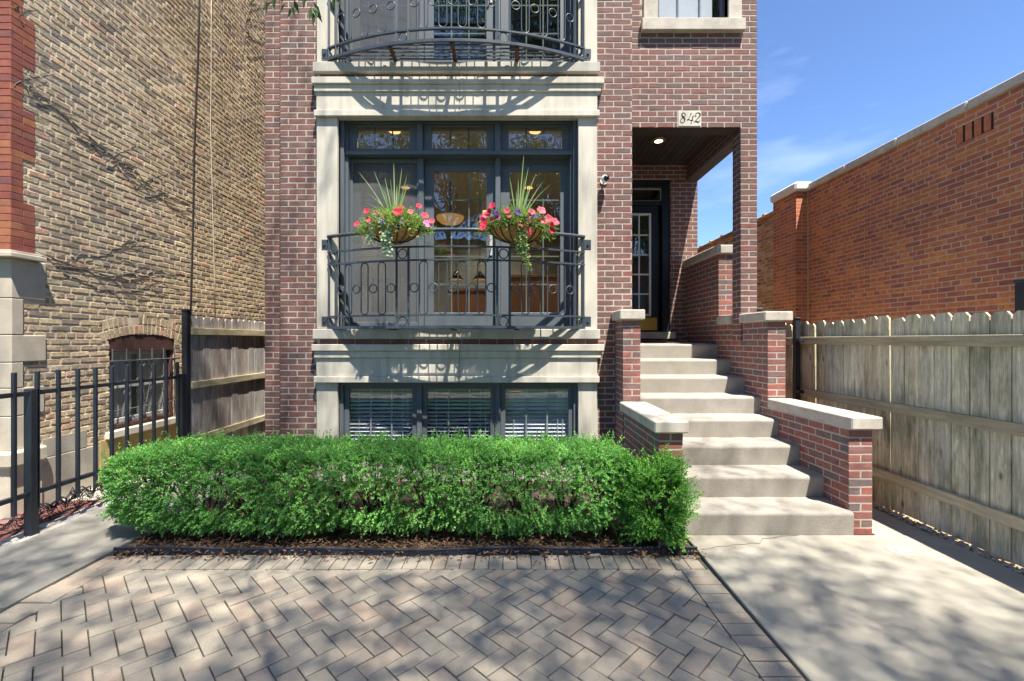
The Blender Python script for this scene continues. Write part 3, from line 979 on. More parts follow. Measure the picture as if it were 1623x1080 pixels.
# rest of the shell
core.box(XL + 0.006, YS + 0.31, -0.2, XL + 0.25, 15.0, TOP)
core.box(XR - 0.25, YD + 0.26, -0.2, XR - 0.006, 15.0, TOP)
core.box(XL + 0.252, 14.75, -0.2, XR - 0.252, 15.0, TOP)
core.build('wall', M['mortar'], house)
hb.field('+x', XR, brick_field(YD + 0.01, 14.9, 0.0, 6.6, L_, P_, J_, 0.1, zbase=ZB), ok=False)
hb.field('-x', XL, brick_field(YS + 0.01, 14.9, 0.0, 6.6, L_, P_, J_, 0.1, zbase=ZB), ok=False)
hb.finish(house, M['brick'])
mb = MB(); mb.box(XL - 0.05, YB - 0.05, TOP, XR + 0.05, 15.05, TOP + 0.15); mb.build('roof', M['coping'], house)

# ---- limestone surrounds (lower and main floor), each stone a part
def stone(x0, y0, z0, x1, y1, z1, c=0.006, m='limestone', name='stone_block'):
    b = MB(); b.box(x0, y0, z0, x1, y1, z1, c); return b.build(name, M[m], house)


for dz in (0.0, DZ):
    mid = -0.573
    for (a, b) in ((-2.238, mid - 0.0012), (mid + 0.0012, 1.026)):
        b2 = MB(); b2.box(a, YB - 0.10, 1.617 + dz, b, YB + 0.10, 1.729 + dz, 0.006); b2.build('window_sill', M['sill_stone'], house)
    for (x0, x1, y, z0, z1, nm) in ((-2.250, 1.071, YB - 0.105, 1.482, 1.5565, 'cornice'), (-2.230, 1.040, YB - 0.083, 1.4025, 1.4815, 'cornice'),
                                    (-2.211, 1.000, YB - 0.062, 1.1905, 1.402, 'frieze'), (-2.230, 1.022, YB - 0.088, 1.12, 1.190, 'lintel_band')):
        for (a, b) in ((x0, mid - 0.001), (mid + 0.001, x1)):
            b2 = MB(); b2.box(a, y, z0 + dz, b, YB + 0.032, z1 + dz, 0.005); b2.build(nm, M['limestone'], house)
    # jambs below this lintel
    zt = 1.1195 + dz
    zb_ = -0.1 if dz == 0 else 1.7295
    for (a, b) in ((-2.215, OPX0), (OPX1, 1.003)):
        b2 = MB(); b2.box(a, YB - 0.046, zb_, b, YB + 0.13, zt, 0.005); b2.build('jamb_stone', M['limestone'], house)
for (a, b) in ((-2.215, OPX0), (OPX1, 1.003)):
    b2 = MB(); b2.box(a, YB - 0.04, 1.7295 + DZ, b, YB + 0.13, 7.2, 0.005); b2.build('jamb_stone', M['limestone'], house)
b2 = MB(); b2.box(OPX0 + 0.002, YB - 0.03, -0.1, OPX1 - 0.002, YB + 0.1, 0.26, 0.005); b2.build('window_sill', M['limestone'], house)
# lower lintel strips close the underside of the openings
# ---- upper right window
b2 = MB(); b2.box(1.58, YS - 0.07, 5.307, 2.815, YS + 0.1, 5.45, 0.006); b2.build('window_sill', M['cap_stone'], house)
for (a, b) in ((1.61, 1.78), (2.63, 2.79)):
    b2 = MB(); b2.box(a, YS - 0.025, 5.4505, b, YS + 0.1, 6.95, 0.005); b2.build('jamb_stone', M['cap_stone'], house)


def rect_frame(mb, x0, x1, z0, z1, y0, y1, l, r, b, t, c=0.003):
    """picture frame in the xz plane with border widths l r b t"""
    mb.box(x0, y0, z0, x0 + l, y1, z1, c); mb.box(x1 - r, y0, z0, x1, y1, z1, c)
    if b: mb.box(x0 + l - 0.001, y0 + 0.0015, z0, x1 - r + 0.001, y1 - 0.0015, z0 + b, c)
    if t: mb.box(x0 + l - 0.001, y0 + 0.0015, z1 - t, x1 - r + 0.001, y1 - 0.0015, z1, c)


# side window: frame, pane, drawn blind behind it
b = MB(); rect_frame(b, SW[0] + 0.002, SW[1] - 0.002, SW[2] + 0.002, SW[3], YS + 0.07, YS + 0.13, 0.045, 0.045, 0.05, 0.05)
wf = b.build('window', M['frame'], house)
b = MB(); b.box(SW[0] + 0.045, YS + 0.10, SW[2] + 0.05, SW[1] - 0.045, YS + 0.104, SW[3] - 0.05); b.build('pane', M['glass_low'], wf)
b = MB()
for x in (2.075, 2.345): b.box(x - 0.008, YS + 0.112, SW[2] + 0.05, x + 0.008, YS + 0.122, SW[3] - 0.05)
b.build('muntin', M['sash_grey'], wf)
b = MB(); b.box(SW[0] + 0.05, YS + 0.135, SW[2] + 0.03, SW[1] - 0.13, YS + 0.142, SW[3]); b.build('blind', M['blind'], wf)
b = MB(); b.box(SW[0], YS + 0.202, SW[2], SW[1], YS + 0.9, SW[2] + 0.01); b.box(SW[0], YS + 0.9, SW[2], SW[1], YS + 0.91, SW[3]); b.build('window_recess', M['room_wall'], wf)


# ---- the French window of three doors with transoms over them
def french_window(dz, top):
    z0, z1 = 1.730 + dz, top
    b = MB()
    # casing round the opening and the deep transom bar
    rect_frame(b, OPX0 + 0.0015, OPX1 - 0.0015, z0, z1, YB + 0.035, YB + 0.15, 0.042, 0.042, 0.0, 0.05)
    rect_frame(b, OPX0 + 0.043, OPX1 - 0.043, z0, z1 - 0.05, YB + 0.09, YB + 0.30, 0.032, 0.032, 0.0, 0.03)
    bar0, bar1 = 3.777 + dz, 3.823 + dz
    b.box(OPX0 + 0.0435, YB + 0.06, bar0, OPX1 - 0.0435, YB + 0.26, bar1, 0.004)
    b.box(OPX0 + 0.0435, YB + 0.0, z0, OPX1 - 0.0435, YB + 0.28, z0 + 0.03, 0.004)
    fr = b.build('window_frame', M['frame'], house)
    b = MB()
    for xm in (-1.055, -0.142):
        b.box(xm - 0.034, YB + 0.075, bar1 + 0.001, xm + 0.034, YB + 0.20, z1 - 0.08, 0.004)
        b.box(xm - 0.030, YB + 0.15, z0 + 0.03, xm + 0.030, YB + 0.27, bar0 - 0.001, 0.004)
    b.build('mullion', M['frame'], house)
    cells = ((-1.900, -1.091), (-1.019, -0.178), (-0.106, 0.711))
    for i, (a, c) in enumerate(cells):
        # transom sash
        yt = YB + 0.12
        b = MB(); rect_frame(b, a, c, bar1 + 0.002, z1 - 0.082, yt, yt + 0.045, 0.095, 0.095, 0.045, 0.020)
        s = b.build('transom_sash', M['frame'], house)
        b = MB(); b.box(a + 0.09, yt + 0.02, bar1 + 0.03, c - 0.09, yt + 0.024, z1 - 0.10); b.build('pane', M['glass'], s)
        gx0, gx1 = a + 0.095, c - 0.095
        for k in (1, 2):
            x = gx0 + (gx1 - gx0) * k / 3
            b = MB(); b.box(x - 0.007, yt + 0.028, bar1 + 0.03, x + 0.007, yt + 0.038, z1 - 0.10); b.build('muntin', M['frame'], s)
        # door leaf
        yd = YB + 0.215
        dx0, dx1 = a - 0.004, c + 0.004
        zt = bar0 - 0.06
        b = MB(); rect_frame(b, dx0, dx1, z0 + 0.032, zt, yd, yd + 0.045, 0.108, 0.108, 0.175, 0.080)
        b.box(dx0 - 0.012, yd + 0.012, zt + 0.001, dx1 + 0.012, yd + 0.05, bar0 - 0.001)
        d = b.build('french_door', M['frame'], house)
        g = (dx0 + 0.108, dx1 - 0.108, z0 + 0.207, zt - 0.080)
        b = MB(); b.box(g[0] - 0.004, yd + 0.02, g[2] - 0.004, g[1] + 0.004, yd + 0.024, g[3] + 0.004); b.build('pane', M['glass'], d)
        for k in (1, 2):
            x = g[0] + (g[1] - g[0]) * k / 3
            b = MB(); b.box(x - 0.008, yd + 0.027, g[2], x + 0.008, yd + 0.036, g[3]); b.build('muntin', M['sash_grey'], d)
        for k in (1, 2, 3, 4):
            z = g[2] + (g[3] - g[2]) * k / 5
            b = MB(); b.box(g[0], yd + 0.028, z - 0.008, g[1], yd + 0.037, z + 0.008); b.build('muntin', M['sash_grey'], d)
        if i == 0:      # the left door carries a sliding insect screen over its outside
            b = MB(); rect_frame(b, dx0 - 0.008, dx1 + 0.02, z0 + 0.04, bar0 - 0.012, yd - 0.05, yd - 0.028, 0.04, 0.04, 0.05, 0.045)
            sc = b.build('screen', M['frame'], d)
            b = MB(); b.add([(dx0 + 0.03, yd - 0.038, z0 + 0.09), (dx1 - 0.02, yd - 0.038, z0 + 0.09), (dx1 - 0.02, yd - 0.038, bar0 - 0.057), (dx0 + 0.03, yd - 0.038, bar0 - 0.057)], [(0, 1, 2, 3)])
            b.build('screen_mesh', M['screen'], d)
        if i == 1:
            b = MB(); b.box(dx1 - 0.07, yd - 0.012, 2.62 + dz, dx1 - 0.035, yd - 0.001, 2.86 + dz, 0.003)
            b.tube([(dx1 - 0.052, yd - 0.01, 2.72 + dz), (dx1 - 0.052, yd - 0.06, 2.72 + dz), (dx1 - 0.15, yd - 0.065, 2.715 + dz)], 0.009, 8)
            b.build('handle', M['sash_grey'], d)


m_, N_, L2 = new_mat("insect_screen")
o_ = N_.new("ShaderNodeOutputMaterial"); t_ = N_.new("ShaderNodeBsdfTransparent"); d_ = N_.new("ShaderNodeBsdfDiffuse")
d_.inputs[0].default_value = (0.16, 0.165, 0.17, 1); x_ = N_.new("ShaderNodeMixShader"); x_.inputs[0].default_value = 0.55
L2.new(t_.outputs[0], x_.inputs[1]); L2.new(d_.outputs[0], x_.inputs[2]); L2.new(x_.outputs[0], o_.inputs[0])
M['screen'] = m_
french_window(0.0, 4.233)
french_window(DZ, 4.233 + DZ)

# ---- basement window: three sashes, blinds behind them
b = MB(); rect_frame(b, OPX0 + 0.0015, OPX1 - 0.0015, 0.262, 1.118, YB + 0.012, YB + 0.12, 0.045, 0.045, 0.04, 0.035)
for xm in (-1.050, -0.138):
    b.box(xm - 0.030, YB + 0.018, 0.30, xm + 0.030, YB + 0.115, 1.085, 0.004)
b.build('window_frame', M['frame'], house)
for i, (a, c) in enumerate(((-1.926, -1.082), (-1.018, -0.170), (-0.106, 0.738))):
    b = MB(); rect_frame(b, a, c, 0.30, 1.082, YB + 0.040, YB + 0.085, 0.055, 0.055, 0.05, 0.045)
    s = b.build('window_sash', M['frame'], house)
    g = (a + 0.055, c - 0.055, 0.35, 1.037)
    b = MB(); b.box(g[0] - 0.003, YB + 0.060, g[2], g[1] + 0.003, YB + 0.064, g[3]); b.build('pane', M['glass_low'], s)
    b = MB()
    for k in (1, 2):
        x = g[0] + (g[1] - g[0]) * k / 3
        b.box(x - 0.008, YB + 0.067, g[2], x + 0.008, YB + 0.075, g[3])
    z = 0.755
    b.box(g[0], YB + 0.068, z - 0.008, g[1], YB + 0.076, z + 0.008)
    b.build('muntin', M['sash_grey'], s)
    n = 16
    tilt = (0.42, 0.30, 0.75)[i]
    for k in range(n):
        z = 1.04 - 0.0445 * (k + 0.4)
        b = MB()
        mtx = Matrix.Translation((0, YB + 0.118, z)) @ Matrix.Rotation(tilt, 4, 'X')
        b.box(a + 0.01, -0.024, -0.0012, c - 0.01, 0.024, 0.0012, mtx=mtx)
        b.build('blind_slat', M['blind'], s)
    b = MB()
    for x in (g[0] + 0.10, g[1] - 0.06, g[1] - 0.12):
        b.box(x - 0.003, YB + 0.088, 0.33, x + 0.003, YB + 0.090, 1.06)
    b.build('blind_cord', M['blind'], s)
b = MB()
b.box(OPX0 - 0.3, YB + 0.31, 0.2, OPX0 - 0.28, 9, 1.5); b.box(OPX1 + 0.28, YB + 0.31, 0.2, OPX1 + 0.3, 9, 1.5)
b.box(OPX0 - 0.3, 9, -0.2, OPX1 + 0.3, 9.02, 1.5); b.box(OPX0 - 0.3, YB + 0.31, 1.5, OPX1 + 0.3, 9.02, 1.52); b.box(OPX0 - 0.3, YB + 0.31, -0.22, OPX1 + 0.3, 9.02, -0.2)
b.build('basement_room', M['room_wall'], house)
b = MB(); b.lathe([(0.05, 0), (0.11, 0.01), (0.09, 0.16), (0.06, 0.17)], (0.08, 6.6, 0.86), 12)
b.build('basement_lamp', M['lamp_warm'], house, smooth=True)

# ---- rooms behind the French windows, with their lamps and furniture
for dz in (0.0, DZ):
    x0, x1, y0, y1, z0, z1 = -2.6, 1.19, YB + 0.31, 10.6, 1.70 + dz, 4.33 + dz
    b = MB(); b.box(x0, y0, z0, x0 + 0.02, y1, z1); b.box(x1 - 0.02, y0, z0, x1, y1, z1); b.box(x0, y1, z0, x1, y1 + 0.02, z1)
    b.build('room_wall', M['room_wall'], house)
    b = MB(); b.box(x0, y0, z1, x1, y1 + 0.02, z1 + 0.02); b.build('room_ceiling', M['room_ceiling'], house)
    b = MB(); b.box(x0, y0, z0 - 0.02, x1, y1 + 0.02, z0); b.build('room_floor', M['room_floor'], house)
for (x, y) in ((-1.50, 5.93), (0.33, 5.93), (-1.86, 8.12), (0.33, 8.12), (-0.5, 9.6)):
    b = MB(); b.lathe([(0.075, -0.006), (0.075, 0.0)], (x, y, 4.327), 16); b.build('downlight', M['lamp_disc'], house)
    ld = bpy.data.lights.new("downlight_lamp", 'SPOT'); ld.spot_size = 2.3; ld.spot_blend = 0.6; ld.energy = 34; ld.color = (1.0, 0.86, 0.68); ld.shadow_soft_size = 0.06
    lo = bpy.data.objects.new("downlight_lamp", ld); COL.objects.link(lo); lo.location = (x, y, 4.315); lo.parent = house; lo.matrix_parent_inverse = house.matrix_basis.inverted()
b = MB(); b.lathe([(0.03, -0.13), (0.16, -0.11), (0.22, -0.06), (0.24, 0.0), (0.22, 0.0), (0.13, -0.08), (0.02, -0.1)], (-1.02, 7.8, 3.72), 20); b.build('bowl_lamp', M['lamp_warm'], house, smooth=True)
b = MB(); b.tube([(-1.02, 7.8, 3.6), (-1.02, 7.8, 4.33)], 0.012, 6); b.build('lamp_rod', M['iron'], house)
for x in (-0.99, -0.55):
    b = MB(); b.lathe([(0.13, -0.10), (0.05, 0.0), (0.02, 0.05)], (x, 8.4, 2.83), 14); ps = b.build('pendant_lamp', M['black_plastic'], house, smooth=True)
    b = MB(); b.lathe([(0.11, -0.105), (0.11, -0.10)], (x, 8.4, 2.83), 14); b.build('bulb', M['lamp_warm'], ps)
    b = MB(); b.tube([(x, 8.4, 2.86), (x, 8.4, 4.33)], 0.006, 5); b.build('cord', M['iron'], ps)
b = MB(); b.box(-0.02, 6.5, 1.78, 0.82, 7.0, 2.50, 0.01); b.box(-0.04, 6.48, 2.50, 0.84, 7.02, 2.54, 0.005)
for x in (0.18, 0.4, 0.62): b.box(x - 0.095, 6.485, 1.85, x + 0.095, 6.497, 2.44, 0.004)
b.build('sideboard', M['furniture'], house)
b = MB(); b.box(-1.0, 7.6, 1.70, -0.25, 8.6, 2.42, 0.01); b.box(-1.05, 7.55, 2.42, -0.2, 8.65, 2.47, 0.005); b.build('kitchen_island', M['furniture'], house)
b = MB()
n = 30
vs, fs = [], []
for i in range(n + 1):
    x = -1.78 + 0.42 * i / n
    y = 5.86 + 0.03 * math.sin(i * 1.5)
    vs += [(x, y, 1.72), (x, y, 2.40)]
for i in range(n): fs.append((2 * i, 2 * i + 2, 2 * i + 3, 2 * i + 1))
b.add(vs, fs); b.build('drape', M['drape'], house, smooth=True)

# ---- porch ceiling of dark boards with one lit downlight
CZ = 4.388
x = XBR + 0.002
while x < 2.80:
    w = 0.088
    b = MB(); b.box(x + 0.002, 5.695, CZ, min(x + w, 2.805) - 0.002, YD - 0.002, CZ + 0.02, 0.003); b.build('ceiling_board', M['ceiling_board'], house)
    x += w
b = MB(); b.box(XBR + 0.002, 5.69, CZ + 0.0205, 2.81, YD, CZ + 0.04); b.build('ceiling_backing', M['ceiling_board'], house)
b = MB(); b.box(XBR + 0.002, YS + 0.012, LZ - 0.010, 2.784, 5.688, LZ + 0.001, 0.002); b.build('lintel_soffit', M['ceiling_board'], house)
b = MB(); b.box(XBR + 0.002, 5.685, LZ + 0.002, 2.80, 5.6935, CZ - 0.001); b.build('lintel_back', M['ceiling_board'], house)
b = MB(); b.box(2.802, 5.70, BZ - 0.008, XR - 0.002, YD - 0.002, BZ + 0.011, 0.003); b.build('beam_soffit', M['beam_trim'], house)
b = MB(); b.lathe([(0.075, 0.0), (0.10, -0.012), (0.105, 0.0)], (2.075, 6.34, CZ - 0.001), 24); pl = b.build('porch_light', M['brass'], house, smooth=True)
b = MB(); b.lathe([(0.055, -0.0135), (0.055, -0.013)], (2.075, 6.34, CZ), 20); b.build('bulb', M['porch_disc'], pl)

# ---- entrance door
b = MB(); rect_frame(b, DOORH[0] + 0.002, DOORH[1] - 0.002, DOORH[2], DOORH[3] - 0.002, YD + 0.03, YD + 0.16, 0.045, 0.12, 0.0, 0.12)
b.box(DOORH[0] + 0.046, YD + 0.05, 3.77, DOORH[1] - 0.121, YD + 0.15, 3.83, 0.004)
df = b.build('door_frame', M['door_paint'], house)
b = MB(); b.box(DOORH[0] + 0.046, YD + 0.09, 3.83, DOORH[1] - 0.121, YD + 0.094, 4.045); b.build('transom_pane', M['glass'], df)
b = MB(); rect_frame(b, DOORH[0] + 0.047, DOORH[1] - 0.123, 3.832, 4.043, YD + 0.075, YD + 0.088, 0.02, 0.02, 0.02, 0.02); b.build('transom_bead', M['sash_grey'], df)
dx0, dx1, dz0, dz1 = DOORH[0] + 0.048, 2.385, 1.745, 3.765
b = MB(); rect_frame(b, dx0, dx1, dz0, dz1, YD + 0.08, YD + 0.125, 0.10, 0.115, 0.245, 0.12)
dl = b.build('front_door', M['door_paint'], house)
g = (dx0 + 0.10, dx1 - 0.115, dz0 + 0.245, dz1 - 0.12)
b = MB(); b.box(g[0], YD + 0.10, g[2], g[1], YD + 0.104, g[3]); b.build('pane', M['glass'], dl)
b = MB(); rect_frame(b, g[0] + 0.001, g[1] - 0.001, g[2] + 0.001, g[3] - 0.001, YD + 0.070, YD + 0.095, 0.035, 0.035, 0.04, 0.035)
for k in (1, 2, 3):
    x = g[0] + 0.035 + (g[1] - g[0] - 0.07) * k / 4
    b.box(x - 0.012, YD + 0.084, g[2] + 0.04, x + 0.012, YD + 0.096, g[3] - 0.035)
for k in (1, 2, 3, 4):
    z = g[2] + 0.04 + (g[3] - g[2] - 0.075) * k / 5
    b.box(g[0] + 0.035, YD + 0.083, z - 0.012, g[1] - 0.035, YD + 0.097, z + 0.012)
b.build('door_grille', M['sash_white'], dl)
b = MB(); b.box(dx0 + 0.02, YD + 0.074, 1.765, dx1 - 0.02, YD + 0.079, 1.965); b.build('kick_plate', M['brass'], dl)
b = MB(); b.box(XBR + 0.012, YD - 0.07, 1.628, DOORH[1] + 0.06, YD + 0.14, 1.7345, 0.006); b.build('door_sill', M['limestone'], house)
b = MB()
b.box(1.45, YD + 1.2, 1.6, 2.6, YD + 1.22, 4.3); b.box(1.43, YD + 0.257, 1.55, 2.72, YD + 1.2, 1.60); b.box(1.43, YD + 0.257, 4.3, 2.72, YD + 1.2, 4.32)
b.box(1.43, YD + 0.257, 1.6, 1.445, YD + 1.2, 4.3); b.box(2.70, YD + 0.257, 1.6, 2.72, YD + 1.2, 4.3)
b.build('hall', M['room_wall'], house)

# ---- number stone
px0, px1, pz0, pz1 = 2.030, 2.305, 4.182, 4.372
b = MB(); b.box(px0, YS - 0.004, pz0, px1, YS + 0.06, pz1, 0.006); plq = b.build('number_stone', M['limestone'], house)


def stroke(mb, pts, wf, y):
    """brush stroke with a width for each point, standing a little proud of the stone"""
    n = len(pts)
    L1, R1 = [], []
    for i, (px, pz) in enumerate(pts):
        ax, az = pts[max(i - 1, 0)]; bx, bz = pts[min(i + 1, n - 1)]
        dx, dz = bx - ax, bz - az
        l = math.hypot(dx, dz) or 1
        w = wf[i] / 2
        L1.append((px - dz / l * w, pz + dx / l * w)); R1.append((px + dz / l * w, pz - dx / l * w))
    vs = [(a, y, z) for a, z in L1] + [(a, y, z) for a, z in R1] + [(a, y + 0.003, z) for a, z in L1] + [(a, y + 0.003, z) for a, z in R1]
    fs = []
    for i in range(n - 1):
        fs += [(i, n + i, n + i + 1, i + 1), (2 * n + i, i, i + 1, 2 * n + i + 1), (n + i, 3 * n + i, 3 * n + i + 1, n + i + 1)]
    mb.add(vs, fs)


def curve_pts(ctrl, n=40):
    """smooth open curve (Catmull-Rom) through points (x, z, width)"""
    out = []
    m = len(ctrl)
    for i in range(m - 1):
        p0, p1, p2, p3 = ctrl[max(i - 1, 0)], ctrl[i], ctrl[i + 1], ctrl[min(i + 2, m - 1)]
        for k in range(n // (m - 1) + 1):
            t = k / (n // (m - 1) + 1)
            out.append(tuple(0.5 * (2 * p1[q] + (p2[q] - p0[q]) * t + (2 * p0[q] - 5 * p1[q] + 4 * p2[q] - p3[q]) * t * t + (3 * p1[q] - p0[q] - 3 * p2[q] + p3[q]) * t ** 3) for q in range(3)))
    out.append(ctrl[-1])
    return out


DIG = {
    # unit boxes about 0.6 wide and 1 tall, slanted like the carved italics
    '8': [[(0.55, 0.80, 0.05), (0.46, 0.95, 0.05), (0.32, 0.97, 0.06), (0.20, 0.84, 0.08), (0.26, 0.66, 0.13), (0.42, 0.48, 0.16), (0.48, 0.26, 0.10), (0.36, 0.05, 0.06), (0.18, 0.01, 0.05), (0.06, 0.16, 0.05), (0.12, 0.36, 0.05), (0.34, 0.56, 0.05), (0.54, 0.72, 0.05), (0.55, 0.80, 0.05)]],
    '4': [[(0.42, 0.98, 0.10), (0.40, 0.90, 0.10), (0.34, 0.70, 0.05), (0.20, 0.42, 0.05), (0.06, 0.28, 0.06), (0.22, 0.31, 0.05), (0.42, 0.24, 0.06), (0.62, 0.28, 0.06)],
          [(0.62, 0.72, 0.09), (0.58, 0.58, 0.12), (0.50, 0.30, 0.07), (0.42, -0.04, 0.07), (0.38, -0.12, 0.11)]],
    '2': [[(0.24, 0.70, 0.10), (0.18, 0.62, 0.05), (0.12, 0.74, 0.05), (0.22, 0.92, 0.05), (0.42, 0.99, 0.07), (0.58, 0.88, 0.13), (0.56, 0.68, 0.11), (0.38, 0.44, 0.06), (0.16, 0.20, 0.05), (0.02, 0.04, 0.05), (0.16, 0.17, 0.07), (0.34, 0.08, 0.13), (0.48, 0.10, 0.08), (0.56, 0.26, 0.05)]],
}
for i, ch in enumerate('842'):
    b = MB()
    for ctrl in DIG[ch]:
        pts = curve_pts(ctrl, 48)
        sc = 0.122
        bx = px0 + 0.018 + i * 0.085
        bz = pz0 + 0.042
        stroke(b, [(bx + p[0] * sc * 1.05, bz + p[1] * sc) for p in pts], [p[2] * sc * 1.0 for p in pts], YS - 0.0065)
    b.build('digit', M['ink'], plq)


# ---- curved iron balconies
def balcony(dz, label):
    Yw, XC, HALF, SAG = 5.205, -0.612, 1.465, 0.34
    R = (HALF * HALF + SAG * SAG) / (2 * SAG)
    T = math.asin(HALF / R)
    A = lambda t, off=0.0: (XC + (R + off) * math.sin(t), Yw - ((R + off) * math.cos(t) - R * math.cos(T)))
    arc = [(-T + 2 * T * i / 40) for i in range(41)]
    zb, z2, z3, z4, zh = 1.745 + dz, 1.872 + dz, 2.464 + dz, 2.607 + dz, 2.786 + dz
    b = MB(); b.tube([(*A(t), zh) for t in arc], 0.021, 10)
    root = b.build('balcony', M['balcony_iron'], house, smooth=True)
    root['label'] = label
    for z, w, h in ((zb, 0.030, 0.030), (z2, 0.028, 0.018), (z3, 0.028, 0.018), (z4, 0.028, 0.018)):
        b = MB(); b.sweep_rect([(*A(t), z) for t in arc], w, h); b.build('rail', M['balcony_iron'], root)
    ds = 0.068 / R
    tp = math.asin(0.545 / R)
    te = 0.127 / R
    posts = [-T + 0.004, -T + te, -tp - ds, -tp + ds, tp - ds, tp + ds, T - te, T - 0.004]
    for t in posts:
        b = MB()
        mtx = Matrix.Translation((*A(t), 0)) @ Matrix.Rotation(-t, 4, 'Z')
        top = zh - 0.015 if abs(abs(t) - T) < 0.02 else z4
        b.box(-0.012, -0.012, zb, 0.012, 0.012, top, 0.0, mtx=mtx); b.build('post', M['balcony_iron'], root)

    def ring(t, z, rx, rz, n=20, r=0.0065, name='ring'):
        x, y = A(t)
        tx, ty = math.cos(t), math.sin(t)
        pts = [(x + tx * rx * math.cos(2 * PI * k / n), y + ty * rx * math.cos(2 * PI * k / n), z + rz * math.sin(2 * PI * k / n)) for k in range(n)]
        b = MB(); b.tube(pts, r, 6, closed=True); b.build(name, M['balcony_iron'], root, smooth=True)

    for t in (-T + te / 2 + 0.002, -tp, tp, T - te / 2 - 0.002):
        ring(t, (z3 + z4) / 2, 0.050, 0.050); ring(t, (zb + z2) / 2, 0.048, 0.048)

    def oval(t):
        x, y = A(t); tx, ty = math.cos(t), math.sin(t)
        r_ = 0.044
        lo, hi = z2 + 0.012 + r_, z3 - 0.012 - r_
        pts = []
        for k in range(11):
            a = PI * k / 10; pts.append((r_ * math.cos(a), hi + r_ * math.sin(a)))
        for k in range(11):
            a = PI + PI * k / 10; pts.append((r_ * math.cos(a), lo + r_ * math.sin(a)))
        b = MB(); b.tube([(x + tx * u, y + ty * u, z) for u, z in pts], 0.0068, 6, closed=True); b.build('oval_loop', M['balcony_iron'], root, smooth=True)

    zr = (z2 + z3) / 2
    for (a, c, n) in ((-T + te + 0.012 / R, -tp - ds - 0.012 / R, 7), (-tp + ds + 0.012 / R, tp - ds - 0.012 / R, 9), (tp + ds + 0.012 / R, T - te - 0.012 / R, 7)):
        for k in range(n):
            t = a + (c - a) * (k + 0.5) / n
            if k % 2: oval(t)
            else: ring(t, zr, 0.046, 0.046)
    # floor: bearers from the wall to the curved rail, slats across them
    for x in (-1.30, -0.62, 0.08):
        t = math.asin((x - XC) / R)
        y1 = A(t)[1]
        b = MB(); b.box(x - 0.022, y1 + 0.01, zb - 0.030, x + 0.022, YB - 0.102 + 0.11, zb - 0.016, 0.002); b.build('bearer', M['rust'], root)
    for k in range(5):
        y = Yw - 0.03 - 0.062 * k
        c = (Yw - y + R * math.cos(T)) / R
        half = math.sqrt(max(R * R - (R * c) ** 2, 0)) - 0.015
        b = MB(); b.box(XC - half, y - 0.009, zb - 0.0155, XC + half, y + 0.009, zb - 0.004); b.build('floor_slat', M['balcony_iron'], root)
    for s in (-1, 1):
        for z in (1.82 + dz, 2.70 + dz):
            xx = XC + s * (HALF + 0.035)
            b = MB(); b.box(xx - 0.042, YB - 0.052, z - 0.055, xx + 0.042, YB - 0.041, z + 0.055, 0.003)
            b.lathe([(0.014, -0.012), (0.014, 0.0)], (xx + s * 0.008, YB - 0.052, z), 8, axis='y')
            b.box(min(xx - s * 0.042, xx - s * 0.03), YB - 0.062, z - 0.02, max(xx - s * 0.042, xx - s * 0.03), YB - 0.05, z + 0.02)
            b.build('wall_plate', M['balcony_iron'], root)
    return A, R, T, XC


BA, BR, BT, BXC = balcony(0.0, 'curved slate grey iron balcony carrying two flower baskets')
balcony(DZ + 0.03, 'upper curved iron balcony with rusty underside')

# ---- security camera on the bay
scam = thing('security_camera', 'small white ball security camera with black lens on bay brickwork', 'security camera', (1.085, YB - 0.004, 3.44))
b = MB(); b.lathe([(0.042, -0.008), (0.042, 0.0)], (1.085, YB - 0.004, 3.44), 16, axis='y'); b.tube([(1.085, YB - 0.01, 3.44), (1.085, YB - 0.055, 3.44)], 0.012, 8); b.build('mount', M['white_plastic'], scam, smooth=False)
b = MB()
b.lathe([(0.004, -0.045), (0.028, -0.035), (0.042, -0.012), (0.045, 0.012), (0.036, 0.035), (0.012, 0.046)], (1.085, YB - 0.085, 3.44), 20, axis='y')
b.build('camera_body', M['white_plastic'], scam, smooth=True)
b = MB(); b.lathe([(0.012, -0.022), (0.030, -0.014), (0.034, 0.006)], (1.092, YB - 0.118, 3.437), 20, axis='y'); b.build('lens', M['black_plastic'], scam, smooth=True)

